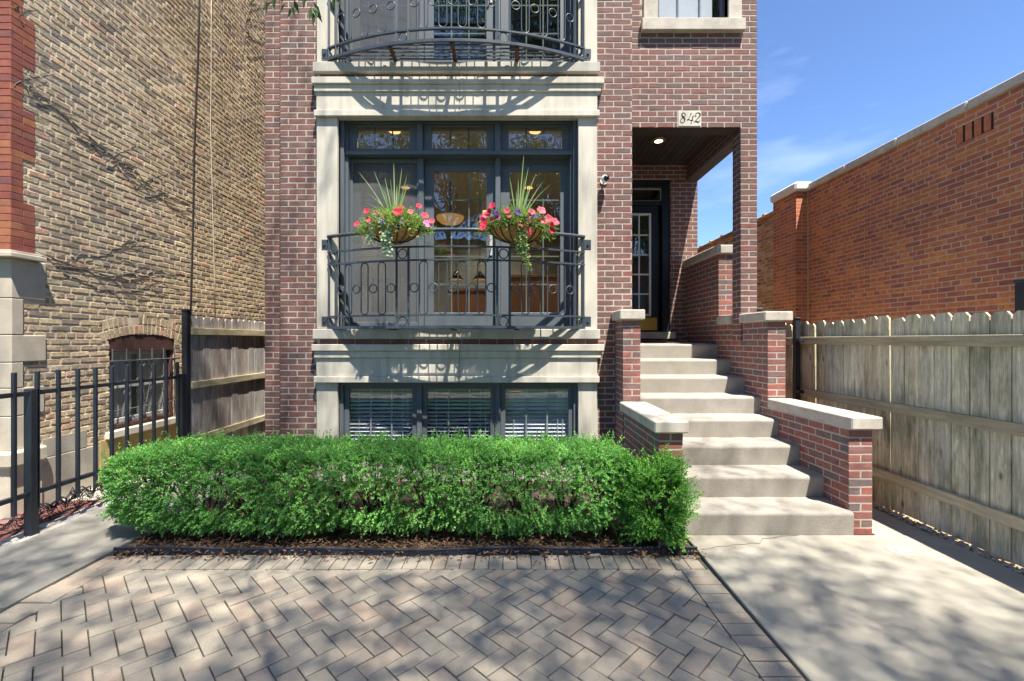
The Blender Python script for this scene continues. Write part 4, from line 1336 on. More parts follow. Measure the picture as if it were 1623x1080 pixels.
# ================================================================ the stoop
stoop = thing('front_stoop', 'pale concrete front steps between brick side walls with stone caps', 'steps', (2.1, 3.72, 0))
RIS, TRD, Y0S = 0.194, 0.345, 3.72
sx0, sx1 = 1.432, 2.815
for i in range(8):
    y0 = Y0S + i * TRD
    y1 = YD - 0.002 if i == 7 else y0 + TRD + 0.02
    z1 = RIS * (i + 1); z0 = z1 - RIS - (0.0 if i else 0.1)
    r = 0.028
    prof = [(y0 + 0.008, z0 + 0.0005)]
    for k in range(7):
        a = PI + (PI / 2) * (-k / 6.0)
        prof.append((y0 + r + r * math.cos(a), z1 - r + r * math.sin(a)))
    if i == 7:
        prof += [(y1, z1 + 0.022), (y1, z0 + 0.0005)]
    else:
        prof += [(y1, z1 + 0.004), (y1, z0 + 0.0005)]
    prof = prof[::-1]
    b = MB()
    # slightly uneven along x
    nx = 14
    xs = [sx0 + (sx1 - sx0) * q / nx for q in range(nx + 1)]
    n = len(prof)
    vs = []
    for xq in xs:
        dy = random.gauss(0, 0.0012); dzq = random.gauss(0, 0.0008)
        for (yy, zz) in prof:
            k = 1 if yy < y0 + 0.1 else 0
            vs.append((xq, yy + dy * k, zz + dzq * (1 if zz > z0 + 0.05 else 0)))
    fs = []
    for q in range(nx):
        for k in range(n):
            l = (k + 1) % n
            fs.append((q * n + k, q * n + l, (q + 1) * n + l, (q + 1) * n + k))
    fs.append(tuple(range(n))[::-1]); fs.append(tuple(nx * n + k for k in range(n)))
    b.add(vs, fs)
    b.build('step', M['concrete'], stoop, smooth=False)

sb = Bricks()
sc_ = MB()
WX0, WX1 = 2.808, 3.005
LX0, LX1 = 1.226, 1.428


def block(x0, x1, y0, y1, z0, z1, faces, phase=0.0, okf=True):
    w_ = MB(); w_.box(x0 + MJ, y0 + MJ, z0, x1 - MJ, y1 - MJ, z1); w_.build('side_wall', M['mortar'], stoop)
    zb = z1 - 0.004 - math.ceil((z1 - z0) / P_) * P_
    if 'f' in faces: sb.field('-y', y0, brick_field(x0, x1, z0, z1, 0.2, P_, J_, 0.0, zbase=zb), rough=0.0015)
    if 'l' in faces: sb.field('-x', x0, brick_field(y0 + 0.004, y1, z0, z1, L_, P_, J_, L_ / 2 + phase, zbase=zb), rough=0.0015)
    if 'r' in faces: sb.field('+x', x1, brick_field(y0 + 0.004, y1, z0, z1, L_, P_, J_, L_ / 2 + phase, zbase=zb), rough=0.0015, ok=(x1 < 2))
    if 'b' in faces: pass


def cap(x0, x1, y0, y1, z0, z1):
    b = MB(); b.box(x0, y0, z0, x1, y1, z1, 0.010); return b.build('cap_stone', M['cap_stone'], stoop)


# right side: low wall, tall pier and parapet, high parapet by the door
block(WX0, WX1, 3.77, 4.955, -0.1, 0.866, 'flr')
cap(WX0 - 0.008, WX1 + 0.055, 3.725, 4.953, 0.867, 0.971)
block(WX0 + 0.002, WX1, 4.957, 7.22, -0.1, 1.812, 'flr')
cap(WX0 - 0.05, WX1 + 0.06, 4.915, YS - 0.003, 1.813, 1.917)
cap(WX0 - 0.05, WX1 + 0.06, 5.694, 6.075, 1.813, 1.917)
block(WX0 - 0.02, WX1 - 0.03, 6.078, 7.222, 1.813, 2.757, 'flr')
cap(WX0 - 0.055, WX1 + 0.005, 6.04, 7.222, 2.758, 2.872)
# left side: low wall and pier
block(LX0, LX1, 3.75, 4.90, -0.1, 0.842, 'flr')
cap(LX0 - 0.045, LX1 + 0.035, 3.705, 4.898, 0.843, 0.942)
block(LX0 - 0.008, LX1 - 0.02, 4.902, YB - 0.003, -0.1, 1.824, 'flr')
cap(LX0 - 0.05, LX1 + 0.02, 4.86, YB - 0.003, 1.825, 1.932)
sb.finish(stoop, M['stoop_brick'])

# ================================================================ left neighbour
left_b = thing('left_building', 'old tan common brick building with red brick corner beyond the left fence', 'building', (-4.6, 4.19, 0))
LXW, LY0 = -4.6, 4.19
LTOP, LEND = 9.2, 17.0
WIN = (5.223, 6.258, 0.555, 1.60)          # y0 y1 z0 z1(spring)
core = MB()
wall_boxes(core, '+x', LXW - 0.0045, 0.32, LY0 + 0.01, LEND, -0.2, LTOP, [(WIN[0], WIN[1], WIN[2], 1.675)])
core.build('wall', M['common_mortar'], left_b)
core = MB(); core.box(-9.0, LY0 + 0.006, -0.2, LXW - 0.332, LY0 + 0.32, LTOP); core.build('front_wall', M['pressed_mortar'], left_b)
core = MB(); core.box(-9.0, LY0 + 0.33, LTOP - 0.3, LXW - 0.34, LEND, LTOP - 0.2); core.build('roof', M['roof'], left_b)
lb = Bricks()
PL = 0.0677
# toothed red corner
teeth, z, k = [], 2.43, 0
while z < 8.2:
    n = 7 if k % 2 == 0 else 6
    teeth.append((z, z + n * PL, 0.22 if k % 2 == 0 else 0.112)); z += n * PL; k += 1
quoin = [(1.995, 2.36, 0.315), (1.655, 1.99, 0.105), (1.40, 1.65, 0.315), (1.16, 1.395, 0.105), (0.90, 1.155, 0.30), (0.58, 0.895, 0.17)]
holes = [(LY0 - 1, LY0 + w, a, c) for a, c, w in teeth] + [(LY0 - 1, LY0 + w + 0.004, a - 0.004, c + 0.004) for a, c, w in quoin]
holes += [(LY0 - 1, LY0 + 0.30, 2.30, 2.50)]
# segmental arch over the window, two rings of upright bricks
yc = (WIN[0] + WIN[1]) / 2
half = (WIN[1] - WIN[0]) / 2
rise = 0.075
RA = (half * half + rise * rise) / (2 * rise)
zc = 1.60 + rise - RA
for q in range(24):
    y = WIN[0] - 0.09 + (WIN[1] - WIN[0] + 0.18) * (q + 0.5) / 24
    w = (WIN[1] - WIN[0] + 0.18) / 24
    rr = RA + 0.245
    ztop = zc + math.sqrt(max(rr * rr - (y - yc) ** 2, 0))
    zlow = 0.555 if WIN[0] < y < WIN[1] else 1.56
    holes.append((y - w / 2, y + w / 2, zlow, ztop))
holes.append((WIN[0] - 0.06, WIN[1] + 0.06, 0.44, 0.56))
holes.append((WIN[0] - 0.12, WIN[1] + 0.4, -0.2, 0.47))
# parged foot of the wall
holes.append((LY0, LEND, -0.2, 0.43))
holes.append((LY0, 4.95, -0.2, 0.62))
rects = brick_field(LY0, 9.6, 0.42, 8.4, 0.212, PL, 0.0150, 0.05, holes, zbase=0.0, bond=6)
lb.field('+x', LXW, rects, rough=0.0042, tilt=0.009, proud=0.0012, c=0.006)
rects = brick_field(9.6, 14.0, 0.42, 8.4, 0.212, PL, 0.0150, 0.05, (), zbase=0.0, bond=6)
lb.field('+x', LXW, rects, rough=0.0042, tilt=0.009, proud=0.0012, c=0.006, ok=False)
for ring_i in range(2):
    r0 = RA + 0.004 + ring_i * 0.121
    a0 = math.asin((half + 0.09) / RA)
    n = 19
    for q in range(n):
        a = -a0 + 2 * a0 * (q + 0.5) / n
        rm = r0 + 0.058
        y, zq = yc + rm * math.sin(a), zc + rm * math.cos(a)
        w = 2 * a0 * rm / n - 0.011
        mtx = face_matrix('+x', LXW) @ Matrix.Translation((y, random.gauss(0, 0.003), zq)) @ Matrix.Rotation(a + random.gauss(0, 0.02), 4, 'Y')
        lb.place(mtx, w, 0.109, rough=0.004, c=0.006)
lb.finish(left_b, M['common'])
rb = Bricks()
for (a, c, w) in teeth:
    rb.field('+x', LXW + 0.004, brick_field(LY0 + 0.002, LY0 + w, a, c, 0.215, PL, 0.005, 0.0, zbase=a), rough=0.0008, depth=0.02)
rb.field('-y', LY0, brick_field(-8.9, LXW + 0.004, 2.43, 8.2, 0.215, PL, 0.005, 0.0, (), zbase=2.43), rough=0.0008)
rb.finish(left_b, M['pressed'], limit=150, name='red_brick', kindname='red_brickwork')
for (a, c, w) in quoin:
    b = MB(); b.box(LXW - 0.2, LY0 + 0.0, a, LXW + 0.012, LY0 + w, c, 0.006); b.build('corner_stone', M['sandstone'], left_b)
b = MB(); b.box(-8.9, LY0 + 0.003, 0.5, LXW - 0.202, LY0 + 0.2, 2.36); b.build('stone_front', M['sandstone'], left_b)
b = MB(); b.box(-8.9, LY0 - 0.075, 2.362, LXW + 0.085, LY0 + 0.255, 2.405, 0.006); b.box(-8.9, LY0 - 0.05, 2.4055, LXW + 0.055, LY0 + 0.235, 2.429, 0.004); b.build('stone_ledge', M['sandstone'], left_b)
b = MB(); b.box(-8.9, LY0 - 0.07, 0.435, LXW + 0.075, LY0 + 0.28, 0.58, 0.02); b.box(-8.9, LY0 - 0.03, -0.1, LXW + 0.03, LY0 + 0.26, 0.4345, 0.004); b.build('stone_plinth', M['sandstone'], left_b)
b = MB()
b.box(LXW - 0.05, LY0 + 0.262, -0.1, LXW + 0.006, WIN[0] - 0.125, 0.44, 0.01)
b.box(LXW - 0.05, LY0 + 0.282, 0.4405, LXW + 0.003, 4.95, 0.63, 0.006)
b.box(LXW - 0.05, WIN[1] + 0.402, -0.1, LXW + 0.006, 14, 0.44, 0.01)
b.build('parging', M['parging'], left_b)
b = MB(); b.box(LXW - 0.05, WIN[0] - 0.12, -0.1, LXW + 0.005, WIN[1] + 0.40, 0.472, 0.004); b.build('painted_base', M['yellow_base'], left_b)
# its window: arched head, frame, sash, pane, curtain and scroll grille
b = MB(); b.box(LXW - 0.2, WIN[0] - 0.05, 0.4725, LXW + 0.05, WIN[1] + 0.06, 0.552, 0.006); b.build('window_sill', M['limestone'], left_b)
yw0, yw1 = WIN[0] + 0.004, WIN[1] - 0.004
b = MB()
b.box(LXW - 0.145, yw0, 0.553, LXW - 0.025, yw0 + 0.055, 1.60, 0.004); b.box(LXW - 0.145, yw1 - 0.055, 0.553, LXW - 0.025, yw1, 1.60, 0.004)
b.box(LXW - 0.143, yw0 + 0.054, 0.553, LXW - 0.027, yw1 - 0.054, 0.61, 0.004)
vs, n = [], 14
for q in range(n + 1):
    y = yw0 + (yw1 - yw0) * q / n
    za = zc + math.sqrt(RA * RA - (y - yc) ** 2) - 0.002
    for xx in (LXW - 0.145, LXW - 0.010):
        vs += [(xx, y, 1.475), (xx, y, za)]
fs = []
for q in range(n):
    o = q * 4
    fs += [(o + 2, o + 6, o + 7, o + 3), (o, o + 1, o + 5, o + 4), (o + 1, o + 3, o + 7, o + 5), (o, o + 4, o + 6, o + 2)]
fs += [(0, 2, 3, 1), (n * 4, n * 4 + 1, n * 4 + 3, n * 4 + 2)]
b.add(vs, fs)
lwin = b.build('window', M['window_red'], left_b)
b = MB()
for (a, c, d, e) in ((yw0 + 0.056, yw0 + 0.10, 0.612, 1.473), (yw1 - 0.10, yw1 - 0.056, 0.612, 1.473)):
    b.box(LXW - 0.115, a, d, LXW - 0.075, c, e, 0.003)
b.box(LXW - 0.113, yw0 + 0.10, 1.43, LXW - 0.077, yw1 - 0.10, 1.472, 0.003); b.box(LXW - 0.113, yw0 + 0.10, 0.613, LXW - 0.077, yw1 - 0.10, 0.67, 0.003); b.box(LXW - 0.113, yw0 + 0.10, 1.03, LXW - 0.077, yw1 - 0.10, 1.065, 0.003)
b.build('sash', M['sash_grey'], lwin)
b = MB(); b.box(LXW - 0.097, yw0 + 0.09, 0.66, LXW - 0.093, yw1 - 0.09, 1.44); b.build('pane', M['glass_old'], lwin)
b = MB(); n = 60; vs = []; fs = []
for q in range(n + 1):
    y = yw0 + 0.08 + (yw1 - yw0 - 0.16) * q / n
    xx = LXW - 0.125 + 0.016 * math.sin(q * 1.1) * (1 + 0.4 * math.sin(q * 0.37))
    vs += [(xx, y, 0.62), (xx, y, 1.5)]
for q in range(n): fs.append((2 * q, 2 * q + 2, 2 * q + 3, 2 * q + 1))
b.add(vs[: 2 * 26], fs[:25]); b.add(vs[2 * 32:], [tuple(i - 64 for i in f) for f in fs[32:]]); b.build('curtain', M['curtain'], lwin, smooth=True)
b = MB(); b.box(LXW - 0.80, yw0, 0.5, LXW - 0.79, yw1, 1.7); b.box(LXW - 0.79, yw0 - 0.02, 0.5, LXW - 0.325, yw0 - 0.005, 1.7); b.box(LXW - 0.79, yw1 + 0.005, 0.5, LXW - 0.325, yw1 + 0.02, 1.7); b.build('window_recess', M['room_wall'], lwin)
gx = LXW + 0.012
b = MB()
for y in [yw0 + 0.03 + (yw1 - yw0 - 0.06) * q / 5 for q in range(6)]:
    b.tube([(gx, y, 0.60), (gx, y, 1.50)], 0.007, 6)
for z in (0.78, 1.36):
    b.tube([(gx + 0.008, yw0 - 0.02, z), (gx + 0.008, yw1 + 0.02, z)], 0.007, 6)
for s in (-1, 1):
    b.tube([(gx, yc, 1.34), (gx, yc + s * 0.10, 1.22), (gx, yc, 0.80)], 0.007, 6)
    for zz in (1.10, 0.98):
        for (yo, dr) in ((0.10, 1), (0.30, -1)):
            pts = []
            for q in range(26):
                a = q / 25 * 3.6 * PI / 2
                rr = 0.055 - 0.038 * q / 25
                pts.append((gx + 0.004, yc + s * (yo + dr * rr * math.cos(a)), zz + (1 if zz > 1.05 else -1) * rr * math.sin(a)))
            b.tube(pts, 0.006, 5)
b.build('grille', M['grille'], lwin)

# cables and dead creeper on that wall
def wall_pt(px, py, off=0.02):
    y = LXW * F / (px - 808)
    return (LXW + off, y, CH + (540 - py) / F * y)


b = MB(); b.tube([wall_pt(px, py, 0.022) for px, py in ((315, -60), (313, 20), (311, 90), (308, 160), (305, 240), (304, 320), (302, 400), (300, 470), (299, 520))], 0.0085, 6)
tag(b.build('cable', M['cable_black'], smooth=True), 'black cable running down the tan brick wall to the fence post', 'cable', 'cables on the tan wall')
b = MB(); b.tube([wall_pt(px, py, 0.02) for px, py in ((334, -60), (333, 40), (333, 120), (332, 200), (334, 280), (336, 360), (338, 440), (339, 510))], 0.0065, 6)
tag(b.build('cable', M['cable_pale'], smooth=True), 'thin pale cable on the tan brick wall, nearer the house', 'cable', 'cables on the tan wall')


def creeper(label, starts, seed):
    r = random.Random(seed)
    b = MB()
    for (p0, p1, sub) in starts:
        n = 14
        pts = []
        for q in range(n + 1):
            t = q / n
            px = p0[0] + (p1[0] - p0[0]) * t + r.uniform(-3, 3)
            py = p0[1] + (p1[1] - p0[1]) * t + r.uniform(-4, 4) + 6 * math.sin(t * 7 + seed)
            pts.append((px, py))
        b.tube([wall_pt(px, py, 0.004) for px, py in pts], [0.0042 * (1 - 0.6 * q / n) for q in range(n + 1)], 5)
        for s in range(sub):
            q = r.randrange(2, n - 1)
            a = r.uniform(-0.5, 0.9)
            ln = r.uniform(20, 60)
            sp = [(pts[q][0] + ln * t * math.cos(a), pts[q][1] + ln * t * math.sin(a) + r.uniform(-2, 2)) for t in (0, 0.3, 0.6, 1)]
            b.tube([wall_pt(px, py, 0.003) for px, py in sp], [0.0024, 0.002, 0.0016, 0.001], 4)
    o = b.build('dead_creeper', M['twig'], smooth=True)
    tag(o, label, 'vine', 'dead creeper on the tan wall')


creeper('bare creeper stems slanting down across the middle of the tan wall', [((52, 145), (190, 270), 5), ((60, 160), (300, 330), 8), ((120, 215), (300, 345), 7), ((170, 260), (250, 320), 8)], 3)
creeper('bare creeper stems spread low above the arched window', [((52, 400), (290, 465), 12), ((110, 412), (230, 380), 6), ((90, 425), (300, 440), 12), ((100, 440), (260, 470), 9)], 5)
creeper('faint creeper stems high on the tan wall close to the house', [((400, -10), (385, 90), 9), ((392, 40), (410, 130), 7)], 8)
creeper('pale creeper strands lying over the red brick corner', [((22, 135), (60, 145), 4), ((24, 12), (40, 40), 2)], 9)

# ================================================================ right neighbour
right_b = thing('right_building', 'low orange brown brick building with pale coping beyond the right fence', 'building', (5.1, 7.8, 0))
RXW, RT = 5.1, 4.155
ob = Bricks()
core = MB()
core.box(RXW + MJ, -1.4, -0.2, RXW + 0.32, 7.785, RT)
core.box(RXW + 0.325, -1.4, RT - 0.15, 11, 8.5, RT - 0.05)
core.box(RXW + 0.33, -1.4, -0.2, 11, -1.2, RT - 0.16)
LO, PO, JO = 0.224, 0.0622, 0.0110
slots = [(4.735, 4.765), (4.815, 4.845), (4.895, 4.925), (4.97, 4.99)]
vent = (4.80, 5.20, 3.83, 3.83 + PO * 3)
ob.field('-x', RXW, brick_field(1.6, 7.785, 0.9, RT, LO, PO, JO, 0.02, [vent], zbase=RT - 80 * PO, bond=7), ok=True)
ob.field('-x', RXW, brick_field(1.6, 7.785, -0.05, 0.9, LO, PO, JO, 0.02, (), zbase=RT - 80 * PO, bond=7), ok=False)
core.box(4.9 + MJ, 7.79 + MJ, -0.2, 5.4, 8.47, RT)
ob.field('-y', 7.79, brick_field(4.9, RXW - 0.004, 0.0, RT, 0.2, PO, JO, 0.0, zbase=RT - 80 * PO))
ob.field('-x', 4.9, brick_field(7.794, 8.47, 0.0, RT, LO, PO, JO, LO / 2, zbase=RT - 80 * PO))
core.build('wall', M['orange_mortar'], right_b)
ob.finish(right_b, M['orange'])
# brick vent, a black sheet behind it standing in for shade in the slots
b = MB()
for q in range(4):
    y = vent[0] + 0.10 * q
    b.box(RXW - 0.001, y + 0.022, vent[2] + 0.003, RXW + 0.03, y + 0.098, vent[3] - 0.003, 0.003)
vb = b.build('vent_brick', M['orange'], right_b)
b = MB(); b.box(RXW + 0.0003, vent[0] - 0.004, vent[2], RXW + 0.0014, vent[1], vent[3]); b.build('vent_black_sheet', M['black_plastic'], right_b)
# coping stones
y = -1.4
while y < 7.7:
    y2 = min(y + 0.92, 7.72)
    b = MB(); b.box(RXW - 0.045, y + 0.003, RT + 0.001, RXW + 0.40, y2 - 0.003, RT + 0.105 + random.gauss(0, 0.004), 0.012); b.build('coping_stone', M['coping'], right_b)
    y = y2
b = MB(); b.box(4.85, 7.73, RT + 0.001, 5.5, 8.50, RT + 0.15, 0.03); b.build('pilaster_cap', M['coping_white'], right_b)
b = MB(); b.box(5.085, 7.755, 0.0, 5.099, 7.785, RT, 0.003); b.build('corner_bead', M['orange_mortar'], right_b)
# lower, older wing behind
b = MB(); b.box(RXW - 0.002 + MJ, 8.475, -0.2, 10.0, 20, 4.02); b.build('rear_wall', M['orange_mortar'], right_b)
ow = Bricks()
ow.field('-x', RXW - 0.002, brick_field(8.475, 16.0, 1.4, 4.02, 0.215, 0.0665, 0.012, 0.0, zbase=0.0), rough=0.004, tilt=0.014, proud=0.003, c=0.006)
ow.finish(right_b, M['old_wall'], limit=0, name='old_brick', kindname='old_brickwork')
y = 8.48
while y < 20:
    b = MB(); b.box(RXW - 0.06, y, 4.022, RXW + 0.30, y + 0.6, 4.085, 0.008)
    b.box(RXW - 0.075, y + 0.52, 4.03, RXW + 0.31, y + 0.6 - 0.004, 4.11, 0.008)
    b.build('roof_tile', M['old_wall'], right_b); y += 0.6

# ================================================================ wooden fences
def fence_board(Y, w, zt, x, thick, m, parent, zb=0.0, ear=True):
    """dog-eared board standing in the yz plane"""
    e = 0.032
    prof = [(-w / 2, zb), (w / 2, zb), (w / 2, zt - e), (w / 2 - e * 0.9, zt), (-w / 2 + e * 0.9, zt), (-w / 2, zt - e)]
    bow = random.gauss(0, 0.0045)
    lean = random.gauss(0, 0.0045)
    b = MB()
    n = len(prof)
    vs = []
    for xx in (0, thick):
        for (yy, zz) in prof:
            vs.append((xx + bow * math.sin(zz * 1.7), yy + lean * zz, zz))
    fs = [(i, (i + 1) % n, n + (i + 1) % n, n + i) for i in range(n)]
    fs.append(tuple(range(n))[::-1]); fs.append(tuple(range(n, 2 * n)))
    b.add(vs, fs)
    return b.build('board', m, parent, loc=(x - parent.location.x + random.gauss(0, 0.0015), Y - parent.location.y, 0))


rf = thing('wooden_fence', 'greenish weathered dog-eared board fence running beside the right walk', 'fence', (3.6, 4.4, 0))
y = 0.2
while y < 12.0:
    w = 0.143
    if not (3.80 < y < 3.81):
        fence_board(y, w + random.uniform(-0.006, 0.0015), 1.82 + random.gauss(0, 0.012), 3.6, 0.018, M['fence'], rf, zb=random.uniform(0.0, 0.02))
    y += 0.1478 + random.uniform(-0.001, 0.0045)
for z in (1.604, 0.979, 0.317):
    for (a, c) in ((0.15, 2.9), (2.905, 5.59), (5.6, 8.2), (8.21, 12)):
        dzr = random.gauss(0, 0.006)
        b = MB(); b.box(3.558, a, z - 0.044 + dzr, 3.597, c, z + 0.044 + dzr, 0.004); b.build('rail', M['fence_rail'], rf)
b = MB(); b.box(3.505, 5.58, -0.1, 3.568, 5.645, 1.86, 0.004); po = b.build('post', M['iron'], rf)
b = MB(); b.box(3.499, 5.573, 1.8605, 3.574, 5.652, 1.885, 0.006); b.build('post_cap', M['iron'], po)
for z in (1.604, 0.979): 
    b = MB(); b.box(3.500, 5.50, z - 0.02, 3.556, 5.60, z + 0.02, 0.002); b.build('bracket', M['iron'], rf)

bp = thing('metal_post', 'dark green square metal post rising behind the right fence', 'post', (3.72, 3.28, 0))
b = MB(); b.box(3.685, 3.25, -0.1, 3.76, 3.325, 2.02, 0.004); b.build('shaft', M['iron'], bp)
b = MB(); b.box(3.678, 3.243, 2.0205, 3.767, 3.332, 2.045, 0.006); b.build('post_cap', M['iron'], bp)

lf = thing('wooden_fence', 'grey weathered board fence leading back between tan wall and house', 'fence', (-3.96, 7.0, 0))
y = 5.66
while y < 12.0:
    fence_board(y, 0.139, 1.905 + random.gauss(0, 0.008), -3.975, 0.018, M['fence_grey'], lf, zb=0.02)
    y += 0.146 + (0.008 if abs(y - 6.1) < 0.08 else random.uniform(-0.002, 0.002))
for z, s in ((1.715, 0), (1.045, 0), (0.36, 0)):
    b = MB(); b.box(-3.955, 5.62, z - 0.044, -3.918, 12, z + 0.044, 0.004); b.build('rail', M['fence_rail'], lf)

# side gate in the right passage, only its top shows above the parapet
sg = thing('side_gate', 'grey metal side gate with capped post behind the porch parapet', 'gate', (3.3, 6.4, 0))
b = MB(); b.box(3.47, 6.37, 0, 3.53, 6.43, 2.03, 0.003); b.box(3.46, 6.36, 2.031, 3.54, 6.44, 2.06, 0.004); b.build('post', M['grille'], sg)
for z in (2.0, 0.25):
    b = MB(); b.box(3.0, 6.385, z - 0.02, 3.469, 6.415, z + 0.02, 0.002); b.build('rail', M['grille'], sg)
for q in range(5):
    x = 3.05 + 0.09 * q
    b = MB(); b.box(x - 0.008, 6.392, 0.10, x + 0.008, 6.408, 1.979); b.build('picket', M['grille'], sg)

# ================================================================ black iron fence, left
ifn = thing('iron_fence', 'black iron picket fence along the left walk', 'fence', (-3.96, 4.0, 0))
IX = -3.96
b = MB(); b.box(IX - 0.032, 5.535, -0.05, IX + 0.032, 5.605, 1.96, 0.003); tp_ = b.build('post', M['iron'], ifn)
b = MB(); b.box(IX - 0.040, 5.528, 1.9605, IX + 0.040, 5.612, 1.985, 0.006); b.build('post_cap', M['iron'], tp_)
b = MB(); b.box(IX - 0.03, 5.46, -0.05, IX + 0.03, 5.53, 1.20, 0.003); b.build('post', M['iron'], ifn)
b = MB(); b.box(IX - 0.032, 3.735, -0.05, IX + 0.032, 3.80, 1.20, 0.003); b.build('post', M['iron'], ifn)
b = MB(); b.box(IX - 0.032, 1.60, -0.05, IX + 0.032, 1.665, 1.20, 0.003); b.build('post', M['iron'], ifn)
for (z, y0, y1) in ((1.165, 0.3, 5.46), (0.335, 0.3, 5.46)):
    b = MB(); b.box(IX - 0.018, y0, z - 0.018, IX + 0.018, y1, z + 0.018, 0.002); b.build('rail', M['iron'], ifn)
yk = 5.40
while yk > 0.4:
    b = MB(); b.box(IX + 0.002, yk - 0.0125, 0.20, IX + 0.032, yk + 0.0125, 1.345, 0.003); b.build('picket', M['iron'], ifn)
    yk -= 0.178
b = MB(); b.tube([(IX + 0.02, 5.44, 0.30), (IX + 0.06, 5.50, 0.33), (IX + 0.06, 5.58, 0.36), (IX - 0.05, 5.60, 0.34), (IX + 0.03, 5.47, 0.315), (IX + 0.10, 5.56, 0.40)], 0.005, 5); b.build('tie_wire', M['cable_black'], ifn)

# heap of black netting behind the fence
r = random.Random(4)
b = MB()
NY, NX = 46, 15
hgt = lambda i, k: max(0.002, 1.9 * (0.045 + 0.05 * math.sin(i * 0.55 + 1) * math.sin(k * 0.8) + 0.03 * math.sin(i * 1.7 + k * 1.1)) * math.sin(PI * k / (NX - 1)) * (0.5 + 0.7 * i / NY) + r.uniform(-0.006, 0.006))
gridp = [[(-4.40 + 0.022 * k + r.uniform(-0.008, 0.008), 3.75 + 0.036 * i + r.uniform(-0.01, 0.01), hgt(i, k)) for k in range(NX)] for i in range(NY)]
for i in range(NY):
    b.tube(gridp[i], 0.0022, 4)
for k in range(NX):
    b.tube([gridp[i][k] for i in range(NY)], 0.0022, 4)
for q in range(9):
    i = r.randrange(4, NY - 12)
    b.tube([(gridp[i + m][8][0] + r.uniform(-0.06, 0.06), gridp[i + m][8][1], gridp[i + m][8][2] + 0.02 + r.uniform(0, 0.02)) for m in range(10)], 0.006, 5)
tag(b.build('plastic_netting', M['net']), 'crumpled black plastic netting heaped behind the iron fence', 'netting')

# ================================================================ planting
def sprigs(P, D, n_leaf, length, leaf_l, leaf_w, rg, droop=0.0):
    """sprays of small leaves along short axes"""
    m = len(P)
    D = unit(D)
    a = unit(np.cross(D, rg.normal(size=(m, 3))))
    b_ = np.cross(D, a)
    Ps, Ds, Ns, Ls, Ws, Rs = [], [], [], [], [], []
    base = rg.random(m)
    for k in range(n_leaf):
        t = (k + 0.3) / n_leaf
        ang = k * 2.4 + rg.random(m) * 0.8
        out = a * np.cos(ang)[:, None] + b_ * np.sin(ang)[:, None]
        pos = P + D * (length * t)[:, None] + np.array([0, 0, -1]) * (droop * length * t * t)[:, None]
        spread = 1.0 - 0.55 * t
        d = unit(D * (0.45 + 0.6 * t) + out * spread)
        Ps.append(pos); Ds.append(d); Ns.append(unit(D * 0.6 - out * 0.4 + np.array([0, 0, 0.8]) + rg.normal(size=(m, 3)) * 0.25))
        Ls.append(leaf_l * rg.uniform(0.7, 1.25, m)); Ws.append(leaf_w * rg.uniform(0.75, 1.2, m))
        Rs.append(np.mod(base * 0.55 + rg.random(m) * 0.45, 0.999))
    P2, D2, N2 = np.concatenate(Ps), np.concatenate(Ds), np.concatenate(Ns)
    V, Fc = leaves(P2, D2, N2, np.concatenate(Ls), np.concatenate(Ws))
    R = np.repeat(np.concatenate(Rs), 2)
    return V, Fc, R


hedge = thing('hedge', 'long clipped green boxwood hedge in front of the basement windows', 'hedge', (-1.3, 3.95, 0))
rg = np.random.default_rng(11)
HX0, HX1, HYC = -3.30, 1.04, 3.98


def hedge_radius(x, th):
    """distance from the hedge axis (at z 0.40) for angle th (0 = towards the house, pi = towards the street)"""
    hy, hz_up, hz_dn = 0.44, 0.295, 0.33
    c, s = np.cos(th), np.sin(th)
    hz = np.where(s > 0, hz_up, hz_dn)
    n = 4.6
    r = 1.0 / (np.abs(c / hy) ** n + np.abs(s / hz) ** n) ** (1 / n)
    bump = 0.045 * np.sin(x * 3.1 + th * 2.0) + 0.035 * np.sin(x * 7.3 - th * 3.0 + 1.0) + 0.02 * np.sin(x * 15.0 + th * 5)
    bump = np.where((s > 0.5), bump * 0.45, bump)
    return r * (1 + bump)


def hedge_points(n, lo, hi):
    x = rg.uniform(HX0, HX1, n)
    # angles: top and street side, few at the back
    th = np.where(rg.random(n) < 0.40, rg.uniform(0.25 * PI, 0.8 * PI, n), rg.uniform(0.72 * PI, 1.36 * PI, n))
    th = np.where(rg.random(n) < 0.06, rg.uniform(-0.2, 0.25 * PI, n), th)
    f = rg.uniform(lo, hi, n)
    end = np.minimum((x - HX0), (HX1 - x)) / 0.34
    e = np.where(end < 1, np.sqrt(np.clip(1 - (1 - np.clip(end, 0, 1)) ** 2, 0.0, 1)) * 0.5 + 0.5, 1.0)
    r = hedge_radius(x, th) * f * e
    y = HYC + np.cos(th) * r
    z = 0.40 + np.sin(th) * r
    nrm = np.stack([np.where(x < HX0 + 0.3, -1.0, np.where(x > HX1 - 0.3, 0.7, 0.0)) * (1 - np.clip(end, 0, 1)), np.cos(th), np.sin(th)], axis=1)
    return np.stack([x, y, z], axis=1), nrm, th


P, Nn, th = hedge_points(12500, 0.82, 1.03)
